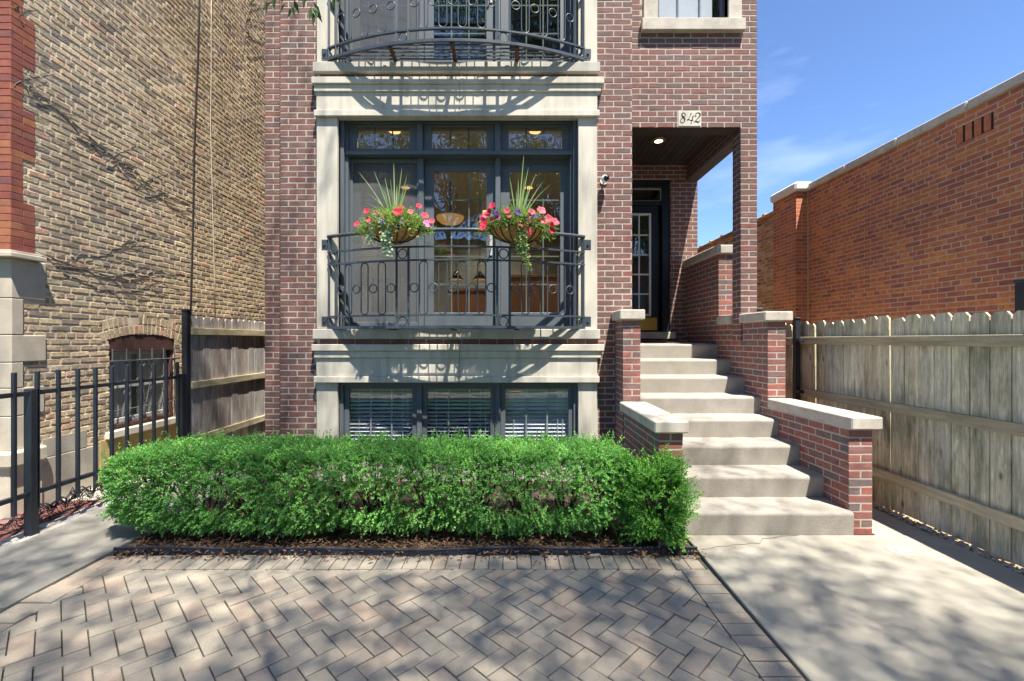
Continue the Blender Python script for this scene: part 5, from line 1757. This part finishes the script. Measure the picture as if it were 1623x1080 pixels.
# thin the lower front so stems and gaps show, in clumps
gap = np.sin(P[:, 0] * 5.1 + 0.6) + 0.8 * np.sin(P[:, 0] * 11.7 + P[:, 2] * 9) + 0.5 * np.sin(P[:, 0] * 23 + P[:, 2] * 21)
zone = np.exp(-((P[:, 2] - 0.33) / 0.10) ** 2) * (np.cos(th) < -0.3)
keep = (rg.random(len(P)) > 0.93 * zone * (gap > 0.15)) & (P[:, 2] > 0.05) & (rg.random(len(P)) > 0.5 * (gap < -0.9) * (P[:, 2] < 0.25))
P, Nn = P[keep], Nn[keep]
D = unit(Nn + rg.normal(size=P.shape) * 0.45 + np.array([0, -0.1, 0.30]))
low = P[:, 2] < 0.28
D[low] = unit(D[low] + np.array([0, -0.5, -0.15]))
V, Fc, R = sprigs(P - D * 0.05, D, 12, rg.uniform(0.055, 0.105, len(P)), 0.0215, 0.0125, rg, 0.1)
np_mesh('foliage', V, Fc, R, M['leaf_hedge'], hedge, kind='stuff')
# inner, sparser leaves keep the heart of the hedge dark but not empty
P, Nn, th = hedge_points(2600, 0.35, 0.80)
keep = P[:, 2] > 0.36
P, Nn = P[keep], Nn[keep]
D = unit(Nn + rg.normal(size=P.shape) * 0.8)
V, Fc, R = sprigs(P, D, 8, np.full(len(P), 0.08), 0.026, 0.015, rg)
np_mesh('inner_foliage', V, Fc, R, M['leaf_hedge'], hedge, kind='stuff')
# stray shoots on top
n = 420
P = np.stack([rg.uniform(HX0 + 0.1, HX1 - 0.05, n), HYC + rg.uniform(-0.42, 0.40, n), np.full(n, 0.67)], axis=1)
D = unit(np.stack([rg.normal(0, 0.5, n), rg.normal(0, 0.4, n), np.ones(n)], axis=1))
V, Fc, R = sprigs(P, D, 10, rg.uniform(0.04, 0.11, n), 0.022, 0.012, rg)
np_mesh('top_shoots', V, Fc, R, M['leaf_hedge'], hedge, kind='stuff')
r = random.Random(3)
for q in range(11):
    cx = HX0 + 0.3 + (HX1 - HX0 - 0.5) * q / 10 + r.uniform(-0.08, 0.08)
    cy = HYC - 0.08 + r.uniform(-0.08, 0.06)
    b = MB()
    for k in range(9):
        a = r.uniform(0, 2 * PI); s = r.uniform(0.1, 0.3)
        pts = [(cx + 0.02 * math.cos(a), cy + 0.02 * math.sin(a), -0.02)]
        for t in (0.25, 0.5, 0.75, 1.0):
            pts.append((cx + math.cos(a) * s * t + r.uniform(-0.015, 0.015), cy + math.sin(a) * s * t * 1.1 + r.uniform(-0.015, 0.015), 0.56 * t))
        b.tube(pts, [0.011, 0.009, 0.007, 0.005, 0.003], 5)
        for k2 in range(4):
            p = pts[r.randrange(1, 4)]
            e = (p[0] + r.uniform(-0.14, 0.14), p[1] + r.uniform(-0.2, 0.08), p[2] + r.uniform(0.02, 0.16))
            b.tube([p, ((p[0] + e[0]) / 2, (p[1] + e[1]) / 2, (p[2] + e[2]) / 2 + 0.02), e], [0.004, 0.003, 0.0015], 4)
    b.build('stem', M['bark'], hedge, smooth=True)
# a few dead brown leaves caught in it
n = 150
P = np.stack([rg.uniform(-2.4, 0.9, n), np.full(n, 3.60) + rg.normal(0, 0.05, n), rg.uniform(0.2, 0.55, n)], axis=1)
V, Fc = leaves(P, rg.normal(size=(n, 3)), rg.normal(size=(n, 3)), rg.uniform(0.025, 0.05, n), rg.uniform(0.015, 0.028, n))
np_mesh('dead_leaves', V, Fc, np.repeat(rg.random(n), 2), M['dry_leaf'], hedge, kind='stuff')

yew = thing('evergreen_shrub', 'loose rounded evergreen shrub against the left step wall at the end of the hedge', 'shrub', (1.16, 3.52, 0))
n = 2300
u = unit(rg.normal(size=(n, 3)))
rad = rg.uniform(0.55, 1.05, n)[:, None] * (1 + 0.16 * np.sin(u[:, :1] * 7) + 0.14 * np.sin(u[:, 2:] * 9 + 1))
u = np.sign(u) * np.abs(u) ** 0.62
u = u / np.maximum(np.linalg.norm(u, axis=1, keepdims=True), 1.0) * 1.0
P = np.array([1.15, 3.56, 0.375]) + u * rad * np.array([0.26, 0.24, 0.335])
keep = P[:, 2] > 0.05
gap = np.sin(P[:, 0] * 19 + 0.6) + np.sin(P[:, 2] * 17 + P[:, 0] * 8)
keep &= ~((gap > 0.9) & (rg.random(n) < 0.85))
P, u = P[keep], u[keep]
D = unit(u + np.array([0.05, -0.1, 0.28]) + rg.normal(size=P.shape) * 0.45)
V, Fc, R = sprigs(P - D * 0.03, D, 12, rg.uniform(0.055, 0.11, len(P)), 0.0205, 0.0115, rg, 0.08)
np_mesh('foliage', V, Fc, R, M['leaf_yew'], yew, kind='stuff')
n = 60
a = rg.uniform(0, 2 * PI, n)
P = np.stack([1.15 + 0.2 * np.cos(a), 3.52 + 0.16 * np.sin(a), rg.uniform(0.25, 0.66, n)], axis=1)
D = unit(np.stack([np.cos(a) * 0.8, np.sin(a) * 0.6, np.full(n, 0.6)], axis=1))
V, Fc, R = sprigs(P, D, 14, rg.uniform(0.06, 0.12, n), 0.020, 0.011, rg, 0.1)
np_mesh('shoots', V, Fc, R, M['leaf_yew'], yew, kind='stuff')
for q in range(5):
    a = q * 1.3
    b = MB(); b.tube([(1.14, 3.53, -0.02), (1.14 + 0.06 * math.cos(a), 3.53 + 0.05 * math.sin(a), 0.25), (1.14 + 0.15 * math.cos(a), 3.53 + 0.13 * math.sin(a), 0.6)], [0.012, 0.009, 0.004], 6)
    b.build('stem', M['bark'], yew, smooth=True)

# mulch, edging strip and litter
n = 5200
mx = np.stack([rg.uniform(DX0 + 0.05, DX1 - 0.02, n), 3.40 + np.abs(rg.normal(0, 0.28, n)), np.zeros(n)], axis=1)
mx[:, 2] = 0.004 + 0.035 * rg.random(n)
lip = rg.random(n) < 0.10
mx[lip, 1] = 3.385 - np.abs(rg.normal(0, 0.035, lip.sum())); mx[lip, 2] = 0.006
d = rg.normal(size=(n, 3)) * np.array([1, 1, 0.18])
V, Fc = leaves(mx, d, np.tile(np.array([0, 0, 1.0]), (n, 1)) + rg.normal(size=(n, 3)) * 0.3, rg.uniform(0.018, 0.06, n), rg.uniform(0.006, 0.016, n), 0.15)
np_mesh('mulch', V, Fc, np.repeat(rg.random(n) * 0.99, 2), M['mulch'], None, kind='stuff')
n = 260
P = np.stack([rg.uniform(DX0 + 0.1, DX1 + 0.05, n), 3.385 + rg.normal(0, 0.05, n), np.full(n, 0.03)], axis=1)
cl = rg.random(n) < 0.25
P[cl] = np.array([0.20, 3.47, 0.05]) + rg.normal(size=(cl.sum(), 3)) * np.array([0.06, 0.03, 0.03])
V, Fc = leaves(P, rg.normal(size=(n, 3)) * np.array([1, 1, 0.3]), rg.normal(size=(n, 3)) * 0.5 + np.array([0, 0, 1]), rg.uniform(0.02, 0.055, n), rg.uniform(0.008, 0.026, n))
np_mesh('leaf_litter', V, Fc, np.repeat(rg.random(n) * 0.99, 2), M['dry_leaf'], None, kind='stuff')
b = MB()
pts = [(DX0 + 0.03 + (DX1 - DX0 - 0.02) * q / 30, 3.415 + 0.012 * math.sin(q * 0.7) - (0.025 if 8 < q < 20 else 0.0) * math.sin((q - 8) / 12 * PI), 0.012) for q in range(31)]
b.sweep_rect(pts, 0.010, 0.060)
b.tube([(p[0], p[1], 0.042) for p in pts], 0.009, 6)
tag(b.build('garden_edging', M['edging']), 'dark plastic edging strip between the mulch bed and the pavers', 'edging')
b = MB(); b.box(-0.095, -0.05, 0, 0.095, 0.05, 0.058, 0.005, mtx=Matrix.Translation((1.235, 3.50, 0.01)) @ Matrix.Rotation(0.12, 4, 'Z'))
tag(b.build('loose_brick', M['stoop_brick']), 'dark loose brick lying in the mulch under the rounded shrub', 'brick')
b = MB(); b.box(-0.04, -0.014, 0, 0.04, 0.014, 0.016, 0.006, mtx=Matrix.Translation((0.63, 3.365, 0.004)) @ Matrix.Rotation(0.2, 4, 'Z'))  # stray brick fragment on the paver border
tag(b.build('brick_chip', M['cobble']), 'pale pinkish chip lying on the paver border', 'chip')

# gravel along the foot of the right fence
n = 900
gx_ = np.stack([3.50 + 0.09 * rg.random(n), rg.uniform(1.9, 6.0, n), rg.uniform(-0.01, 0.012, n)], axis=1)
b = MB()
for p in gx_:
    s = random.uniform(0.007, 0.018)
    m = Matrix.Translation(p) @ Matrix.Rotation(random.uniform(0, 6), 4, 'Z') @ Matrix.Rotation(random.uniform(-0.5, 0.5), 4, 'X')
    b.box(-s, -s * 0.7, -s * 0.5, s, s * 0.7, s * 0.5, s * 0.3, random.random(), m)
b.build('gravel', M['gravel'], None, kind='stuff')

# clean-out cover in the right walk
cc = thing('drain_cover', 'small round metal drain cover with shiny plug in right walk', 'drain cover', (2.97, 3.45, 0.008))
b = MB(); b.lathe([(0.10, -0.005), (0.10, 0.003), (0.088, 0.0035), (0.085, 0.002)], (2.97, 3.45, 0.008), 28); b.build('rim', M['parging'], cc)
b = MB(); b.box(2.925, 3.425, 0.010, 3.005, 3.465, 0.018, 0.003); b.build('plug', M['white_plastic'], cc)

# ================================================================ hanging flower baskets
def flower(name, p, d, size, m, parent, r):
    d = Vector(d).normalized()
    q = d.to_track_quat('Z', 'Y').to_matrix().to_4x4()
    mtx = Matrix.Translation(p) @ q @ Matrix.Rotation(r.uniform(0, 6), 4, 'Z')
    n = 20
    vs = [(0, 0, -size * 0.35)]
    for k in range(n):
        a = 2 * PI * k / n
        vs.append((0.30 * size * math.cos(a), 0.30 * size * math.sin(a), -size * 0.06))
    for k in range(n):
        a = 2 * PI * k / n
        rr = size * (0.80 + 0.20 * abs(math.cos(2.5 * a)))
        vs.append((rr * math.cos(a), rr * math.sin(a), size * (0.10 * math.sin(5 * a) + r.uniform(-0.05, 0.05))))
    fs = []
    for k in range(n):
        l = (k + 1) % n
        fs.append((0, 1 + k, 1 + l)); fs.append((1 + k, 1 + n + k, 1 + n + l, 1 + l))
    b = MB(); b.add([mtx @ Vector(v) for v in vs], fs); b.build(name, m, parent, smooth=True)


def basket(cx, cy, zrim, label, blooms, blades, trail, seed):
    r = random.Random(seed); rg2 = np.random.default_rng(seed)
    root = thing('flower_basket', label, 'flower basket', (cx, cy, zrim - 0.16), 'flower baskets on the lower balcony rail')
    hw, hd, hh = 0.29, 0.15, 0.158
    t0 = math.asin(max(-0.9, min(0.9, (cx - BXC) / BR)))
    rot = Matrix.Translation((cx, cy, zrim)) @ Matrix.Rotation(t0 * 0.8, 4, 'Z')
    # half-bowl liner: flat towards the rail, round to the street
    b = MB(); nu, nv = 24, 8; vs = []; fs = []
    for i in range(nv + 1):
        ph = PI / 2 * 0.84 * i / nv
        f = math.cos(ph) ** 0.85
        z = -hh * math.sin(ph) / math.sin(PI / 2 * 0.84)
        for k in range(nu):
            a = 2 * PI * k / nu
            y = math.sin(a) * hd * f
            vs.append(rot @ Vector((math.cos(a) * hw * f, y if y < 0 else y * 0.9, z)))
    for i in range(nv):
        for k in range(nu):
            l = (k + 1) % nu
            fs.append((i * nu + k, (i + 1) * nu + k, (i + 1) * nu + l, i * nu + l))
    fs.append(tuple(nv * nu + k for k in range(nu))[::-1]); fs.append(tuple(range(nu)))
    b.add(vs, fs); b.build('liner', M['coir'], root, smooth=True)
    for k in range(9):
        a = PI + PI * (k + 0.5) / 9
        pts = []
        for i in range(9):
            ph = PI / 2 * 0.84 * i / 8
            f = math.cos(ph) ** 0.85 + 0.02
            pts.append(rot @ Vector((math.cos(a) * hw * f, math.sin(a) * hd * f, -hh * math.sin(ph) / math.sin(PI / 2 * 0.84) * 1.02)))
        b = MB(); b.tube(pts, 0.0065, 5); b.build('basket_bar', M['iron'], root, smooth=True)
    b = MB(); b.tube([rot @ Vector((math.cos(2 * PI * k / 28) * hw * 1.03, math.sin(2 * PI * k / 28) * hd * 1.03, 0)) for k in range(28)], 0.007, 6, closed=True)
    b.tube([rot @ Vector((math.cos(2 * PI * k / 28) * hw * 0.30, math.sin(2 * PI * k / 28) * hd * 0.30, -hh * 1.02)) for k in range(28)], 0.006, 5, closed=True)
    for sx in (-0.14, 0.14):
        b.tube([rot @ Vector((sx, hd * 0.95, -0.02)), rot @ Vector((sx, hd + 0.03, 0.02)), rot @ Vector((sx, hd + 0.06, -0.02))], 0.006, 5)
    b.build('rim', M['iron'], root, smooth=True)
    # leafy mound
    n = 1500
    a = rg2.uniform(0, 2 * PI, n); el = rg2.uniform(-0.15, 1.35, n)
    rr = rg2.uniform(0.55, 1.05, n)
    P = np.stack([np.cos(a) * np.cos(el) * 0.385 * rr, np.sin(a) * np.cos(el) * 0.215 * rr, np.sin(el) * 0.165 * rr + 0.0], axis=1)
    front_low = (rg2.random(n) < 0.16)
    P[front_low, 2] -= rg2.uniform(0.02, 0.10, front_low.sum())
    side = np.abs(P[:, 0]) > 0.20
    P[side, 2] -= 0.05 * rg2.random(side.sum())
    cs, sn = math.cos(t0 * 0.8), math.sin(t0 * 0.8)
    W = np.stack([cx + P[:, 0] * cs - P[:, 1] * sn, cy + P[:, 0] * sn + P[:, 1] * cs, zrim + P[:, 2]], axis=1)
    D = unit(P * np.array([1, 1.5, 1]) + rg2.normal(size=P.shape) * 0.12 + np.array([0, -0.02, 0.05]))
    V, Fc, R = sprigs(W, D, 7, rg2.uniform(0.03, 0.075, n), 0.021, 0.009, rg2, 0.1)
    np_mesh('foliage', V, Fc, R, M['leaf_basket'], root, kind='stuff')
    # spiky grass
    for (ang, lean, ln, back) in blades:
        ln *= 1.22
        pts = []
        base = rot @ Vector((0.01 + ang * 0.04, -0.01, 0.03))
        nseg = 9
        b = MB(); vs = []; fs = []
        for q in range(nseg + 1):
            t = q / nseg
            bend = lean * t + 0.55 * lean * t * t
            p = Vector((base.x + ang * ln * (t * 0.8 + 0.35 * abs(lean) * t * t), base.y + back * ln * t, base.z + ln * (t - 0.42 * abs(lean) * t * t)))
            w = 0.0095 * (1 - t) ** 0.6 + 0.0006
            vs += [p + Vector((-w, 0.3 * w, 0)), p + Vector((0, -0.003, 0)), p + Vector((w, 0.3 * w, 0))]
        for q in range(nseg):
            o = q * 3
            fs += [(o, o + 1, o + 4, o + 3), (o + 1, o + 2, o + 5, o + 4)]
        b.add(vs, fs); b.build('grass_blade', M['blade'], root, smooth=True)
    # blooms given as offsets (x, z) on the front of the mound
    for (dx, dz, mname, s) in blooms:
        yy = cy - 0.13 - 0.06 * max(0, 1 - abs(dx) / 0.35) + r.uniform(-0.02, 0.02) + sn * dx
        if dz > 0.20: yy = cy - 0.03
        p = Vector((cx + dx, yy, zrim + dz))
        d = Vector((dx * 1.2 + r.uniform(-0.3, 0.3), -1, 0.35 + r.uniform(-0.2, 0.4)))
        flower('flower', p, d, s * r.uniform(1.05, 1.42), M[mname], root, r)
    b = MB()
    for (dx, dz, mname, s) in blooms:
        if dz > 0.13 or abs(dx) > 0.3:
            yy = cy - 0.10 + sn * dx
            b.tube([(cx + dx * 0.55, cy - 0.05, zrim + 0.04), (cx + dx * 0.85, yy, zrim + dz * 0.75), (cx + dx, yy + 0.015, zrim + dz - 0.008)], 0.0025, 4)
    if b.v: b.build('flower_stem', M['leaf_basket'], root)
    # trailing stems
    mname, strands = trail
    Ps, Ds = [], []
    b = MB()
    for (sx, ln, sway) in strands:
        pts = []
        for q in range(13):
            t = q / 12
            pts.append(Vector((cx + sx + sway * t + 0.015 * math.sin(6 * t + sx * 20), cy - 0.145 - 0.015 * math.sin(3 * t), zrim + 0.05 - ln * t + 0.05 * (1 - (2 * min(t, 0.5) - 0) ** 2 * 1.0))))
        b.tube(pts, 0.0025, 4)
        for q in range(int(62 * ln / 0.3)):
            t = r.random()
            k = min(int(t * 12), 11)
            p = pts[k].lerp(pts[k + 1], t * 12 - k)
            Ps.append((p.x + r.gauss(0, 0.008), p.y + r.gauss(0, 0.008), p.z)); Ds.append((r.gauss(0, 1), -0.5 + r.gauss(0, 0.5), r.gauss(-0.3, 0.5)))
    b.build('trailing_stem', M[mname], root)
    P, D = np.array(Ps), unit(np.array(Ds))
    V, Fc = leaves(P, D, rg2.normal(size=P.shape) * 0.5 + np.array([0, -1, 0.6]), rg2.uniform(0.022, 0.040, len(P)), rg2.uniform(0.016, 0.030, len(P)))
    np_mesh('trailing_leaves', V, Fc, np.repeat(rg2.random(len(P)) * 0.99, 2), M[mname], root, kind='stuff')
    return root


# positions from the photograph: rim height just under the top rail, hung on its street side
basket(-1.215, 4.79, 2.785, 'flower basket with red petunias and silvery trailing ivy, hung nearer the tan wall',
       [(-0.37, 0.02, 'petal_red', 0.030), (-0.255, 0.145, 'petal_red', 0.030), (-0.185, 0.045, 'petal_red', 0.046), (-0.115, 0.085, 'petal_purple', 0.026), (-0.075, 0.09, 'petal_red', 0.034), (-0.235, 0.06, 'petal_coral', 0.032),
        (0.075, 0.205, 'petal_red', 0.032), (0.085, 0.115, 'petal_red', 0.038), (0.30, 0.175, 'petal_red', 0.028), (0.355, 0.085, 'petal_red', 0.030), (0.385, 0.0, 'petal_pink', 0.042), (0.43, 0.03, 'petal_coral', 0.026),
        (0.075, -0.015, 'petal_purple', 0.030), (0.12, 0.03, 'petal_purple', 0.022), (-0.07, 0.02, 'petal_purple', 0.022), (0.215, 0.115, 'petal_coral', 0.024), (-0.155, 0.12, 'petal_coral', 0.024)],
       [(-0.02, 0.05, 0.54, 0.0), (0.14, 0.08, 0.50, -0.02), (-0.40, 0.15, 0.50, 0.0), (-0.62, 0.3, 0.52, -0.05), (-0.22, 0.1, 0.42, -0.02), (0.26, 0.1, 0.45, 0.0), (-0.55, 0.65, 0.36, -0.1), (0.33, 0.2, 0.38, -0.06),
        (0.05, 0.05, 0.36, 0.04), (-0.30, 0.3, 0.36, 0.05), (-0.75, 0.9, 0.30, -0.2), (0.18, 0.2, 0.34, -0.15), (-0.08, 0.1, 0.40, -0.08), (-0.5, 0.5, 0.26, -0.25)],
       ('leaf_silver', [(-0.10, 0.30, 0.02), (-0.06, 0.36, 0.03), (-0.02, 0.30, -0.02), (-0.14, 0.24, -0.12), (-0.05, 0.40, 0.06), (0.02, 0.26, -0.02), (-0.10, 0.28, 0.08), (-0.16, 0.26, -0.05)]), 21)
basket(0.070, 4.79, 2.785, 'flower basket full of coral pink petunias with green vine trailing, hung nearer the entrance',
       [(-0.34, 0.05, 'petal_coral', 0.040), (-0.31, 0.09, 'petal_coral', 0.036), (-0.33, 0.0, 'petal_red', 0.034), (-0.345, -0.045, 'petal_red', 0.032), (-0.25, 0.175, 'petal_red', 0.034), (-0.28, 0.12, 'petal_red', 0.028), (-0.21, 0.105, 'petal_purple', 0.034), (-0.195, 0.07, 'petal_pink', 0.032), (-0.25, 0.04, 'petal_coral', 0.030),
        (-0.10, 0.125, 'petal_coral', 0.034), (0.01, 0.115, 'petal_purple', 0.038), (-0.075, 0.07, 'petal_coral', 0.022), (0.055, 0.01, 'petal_red', 0.040), (0.055, -0.055, 'petal_red', 0.032), (0.125, -0.065, 'petal_red', 0.034), (0.125, 0.06, 'petal_coral', 0.040), (0.11, 0.075, 'petal_pink', 0.034), (0.155, 0.13, 'petal_coral', 0.034), (0.185, 0.085, 'petal_purple', 0.024),
        (0.255, 0.155, 'petal_coral', 0.040), (0.28, 0.055, 'petal_coral', 0.042), (0.335, 0.08, 'petal_coral', 0.042), (0.40, 0.05, 'petal_coral', 0.040), (0.365, 0.03, 'petal_coral', 0.032), (0.37, -0.045, 'petal_red', 0.034), (0.145, 0.115, 'petal_purple', 0.030), (0.245, 0.05, 'petal_coral', 0.030)],
       [(0.10, 0.08, 0.62, 0.0), (0.20, 0.12, 0.52, -0.02), (0.34, 0.25, 0.50, -0.02), (0.5, 0.4, 0.46, -0.05), (-0.18, 0.05, 0.42, 0.0), (0.02, 0.05, 0.40, -0.04), (-0.5, 0.75, 0.32, -0.1), (0.60, 0.55, 0.46, 0.0),
        (0.30, 0.15, 0.40, 0.04), (-0.28, 0.4, 0.28, -0.1), (0.42, 0.9, 0.30, -0.2), (-0.04, 0.1, 0.30, -0.1), (0.16, 0.1, 0.44, 0.03)],
       ('leaf_trail', [(0.02, 0.30, 0.02), (0.05, 0.42, 0.03), (-0.01, 0.34, 0.05), (0.07, 0.48, 0.05), (0.04, 0.52, 0.08), (0.10, 0.30, 0.0), (0.0, 0.25, 0.10), (0.06, 0.36, -0.03)]), 22)


# ================================================================ trees and what stands across the street
def make_tree(name, label, base, height, crown_c, crown_r, n_leaf, seed, trunk_r=0.17, extra=None, leaf_size=0.075, group='street trees', bare_extra=0, spread=1.0, limbs=11):
    r = random.Random(seed); rg3 = np.random.default_rng(seed)
    root = thing(name, label, 'tree', base, group)
    b = MB()
    bx, by, bz = base
    cx, cy, cz = crown_c
    fork = Vector((bx + (cx - bx) * 0.25, by + (cy - by) * 0.25, height * 0.42))
    b.tube([(bx, by, -0.15), (bx, by, 0.1), (bx + 0.03, by + 0.02, 1.0), ((bx + fork.x) / 2, (by + fork.y) / 2, height * 0.26), tuple(fork)], [trunk_r * 1.5, trunk_r * 1.15, trunk_r, trunk_r * 0.9, trunk_r * 0.75], 10)
    tips = []
    for q in range(limbs):
        u = Vector((r.gauss(0, 1), r.gauss(0, 1), r.uniform(-0.3, 1.0))).normalized()
        e = Vector((cx + u.x * crown_r[0] * 0.75, cy + u.y * crown_r[1] * 0.75, cz + u.z * crown_r[2] * 0.75))
        m1 = fork.lerp(e, 0.45) + Vector((r.uniform(-0.2, 0.2), r.uniform(-0.2, 0.2), 0.35))
        b.tube([tuple(fork), tuple(m1), tuple(e)], [trunk_r * 0.5, trunk_r * 0.3, trunk_r * 0.08], 7)
        for k in range(6):
            s = m1.lerp(e, r.random())
            u2 = Vector((r.gauss(0, 1), r.gauss(0, 1), r.gauss(0, 0.7))).normalized()
            e2 = s + Vector((u2.x * crown_r[0], u2.y * crown_r[1], u2.z * crown_r[2])) * 0.33
            b.tube([tuple(s), tuple(s.lerp(e2, 0.5) + Vector((0, 0, 0.08))), tuple(e2)], [trunk_r * 0.16, trunk_r * 0.10, 0.006], 5)
            tips += [s.lerp(e2, 0.4), s.lerp(e2, 0.75), e2]
    if extra:
        for pi_, path in enumerate(extra):
            b.tube([tuple(fork)] + path, [trunk_r * 0.4] + [max(trunk_r * 0.28 * (1 - (i + 1) / len(path)), 0.005) for i in range(len(path))], 6)
            for i in range(len(path) if pi_ < len(extra) - bare_extra else 0):
                if i: tips += [Vector(path[i - 1]).lerp(Vector(path[i]), t) for t in (0.3, 0.6, 1.0)] * 2
    b.build('trunk', M['bark'], root, smooth=True)
    T = np.array([tuple(t) for t in tips])
    n_c = len(T)
    per = n_leaf // n_c
    C = np.repeat(T, per, axis=0)
    rad = np.repeat(rg3.uniform(0.18, 0.55, n_c), per)[:, None]
    P = C + rg3.normal(size=C.shape) * rad * np.array([1, 1, 0.7]) * 0.75 * spread
    D = rg3.normal(size=P.shape) + np.array([0, 0, -0.5])
    Nn = rg3.normal(size=P.shape) * 0.6 + np.array([0, 0, 1])
    V, Fc = leaves(P, D, Nn, leaf_size * rg3.uniform(0.7, 1.4, len(P)), leaf_size * 0.55 * rg3.uniform(0.7, 1.3, len(P)))
    np_mesh('crown', V, Fc, np.repeat(rg3.random(len(P)) * 0.99, 2), M['leaf_tree'], root, kind='stuff')
    return root


near = make_tree('street_tree', 'leafy tree at the street behind the viewer, branch tip hanging into view', (4.4, -6.6, 0), 20.0, (2.7, -3.8, 15.0), (8.6, 3.7, 2.4), 78000, 5, limbs=22, trunk_r=0.11, leaf_size=0.088, spread=1.9,
                 extra=[[(2.1, -3.6, 11.8), (1.1, -1.6, 13.6), (0.0, -0.5, 14.5), (-0.7, 0.1, 14.8), (-1.2, 0.6, 14.9)],
                        [(2.6, -4.2, 8.6), (0.9, -1.6, 8.2), (-0.5, 0.6, 6.8), (-0.95, 1.7, 5.0), (-1.04, 2.15, 3.8)]], bare_extra=1)
# the branch tip with pinnate leaves at the top edge of the picture
b = MB(); b.tube([(-1.04, 2.15, 3.8), (-1.03, 2.2, 3.55), (-1.0, 2.2, 3.33)], [0.006, 0.004, 0.002], 5); b.build('twig', M['bark'], near, smooth=True)
Ps, Ds, Ls = [], [], []
for (ax, az, n) in ((-0.17, -0.15, 11), (0.10, -0.24, 13), (-0.04, -0.18, 11), (0.19, -0.14, 11)):
    for q in range(n):
        t = (q + 1) / n
        s = 1 if q % 2 else -1
        p = (-1.03 + ax * t, 2.2 + 0.05 * math.sin(q), 3.42 + az * t - 0.03 * t * t)
        Ps.append(p); Ds.append((ax * 3 + s * 0.5, -0.1, az * 4 - 0.35)); Ls.append(0.07 * (0.7 + 0.5 * math.sin(PI * t)))
P, D, Ls = np.array(Ps), np.array(Ds), np.array(Ls)
V, Fc = leaves(P, D, np.tile(np.array([0.1, -1, 0.4]), (len(P), 1)), Ls * 1.1, Ls * 0.30)
np_mesh('leaf_spray', V, Fc, np.repeat(rng.random(len(P)) * 0.99, 2), M['leaf_tree'], near, kind='stuff')
for i, (bx, by, h, cr, nl, lab) in enumerate((
        (-7.5, -5.2, 12, 3.0, 8000, 'street tree behind the viewer in line with the tan building'),
        (9.5, -5.2, 12, 3.0, 8000, 'street tree behind the viewer in line with the orange building'),
        (-3.6, -15.6, 18, 4.4, 17000, 'large tree across the street, facing the house'),
        (3.2, -16.2, 19, 4.6, 17000, 'large tree across the street, facing the entrance'),
        (-11, -16.0, 18, 4.6, 12000, 'large tree across the street, facing the tan building'),
        (11.5, -16.0, 17, 4.4, 12000, 'large tree across the street, facing the orange building'),
        (7.4, -17.5, 16, 3.8, 12000, 'dense tree across the street between two larger trees'))):
    make_tree('street_tree', lab, (bx, by, 0), h, (bx, by, h * 0.58), (cr, cr, h * 0.40), nl, 50 + i, leaf_size=0.2, spread=1.7)
for (x, w, h, lab) in ((-4.9, 8.8, 8.5, 'wide red brick house across the street, facing the tan building'), (4.0, 8.4, 9.5, 'taller red brick house across the street, facing the paver drive'), (13.0, 8.2, 8.0, 'low red brick house across the street, facing the orange building'), (-14.0, 8.0, 9.0, 'red brick house across the street at the far end beyond the tan building')):
    hb2 = thing('opposite_house', lab, 'house', (x, -22, 0), 'houses across the street')
    b = MB(); b.box(x - w / 2, -32, -0.1, x + w / 2, -22, h); b.build('wall', M['far_brick'], hb2)
    b = MB(); b.box(x - w / 2 - 0.2, -32.2, h, x + w / 2 + 0.2, -21.8, h + 0.4); b.build('roof', M['roof'], hb2)
    for zz in (1.2, 4.2):
        for k in range(3):
            xx = x - w / 2 + w * (k + 0.5) / 3
            b = MB(); b.box(xx - 0.6, -22.0, zz, xx + 0.6, -21.96, zz + 1.7); b.build('window', M['dark_window'], hb2)
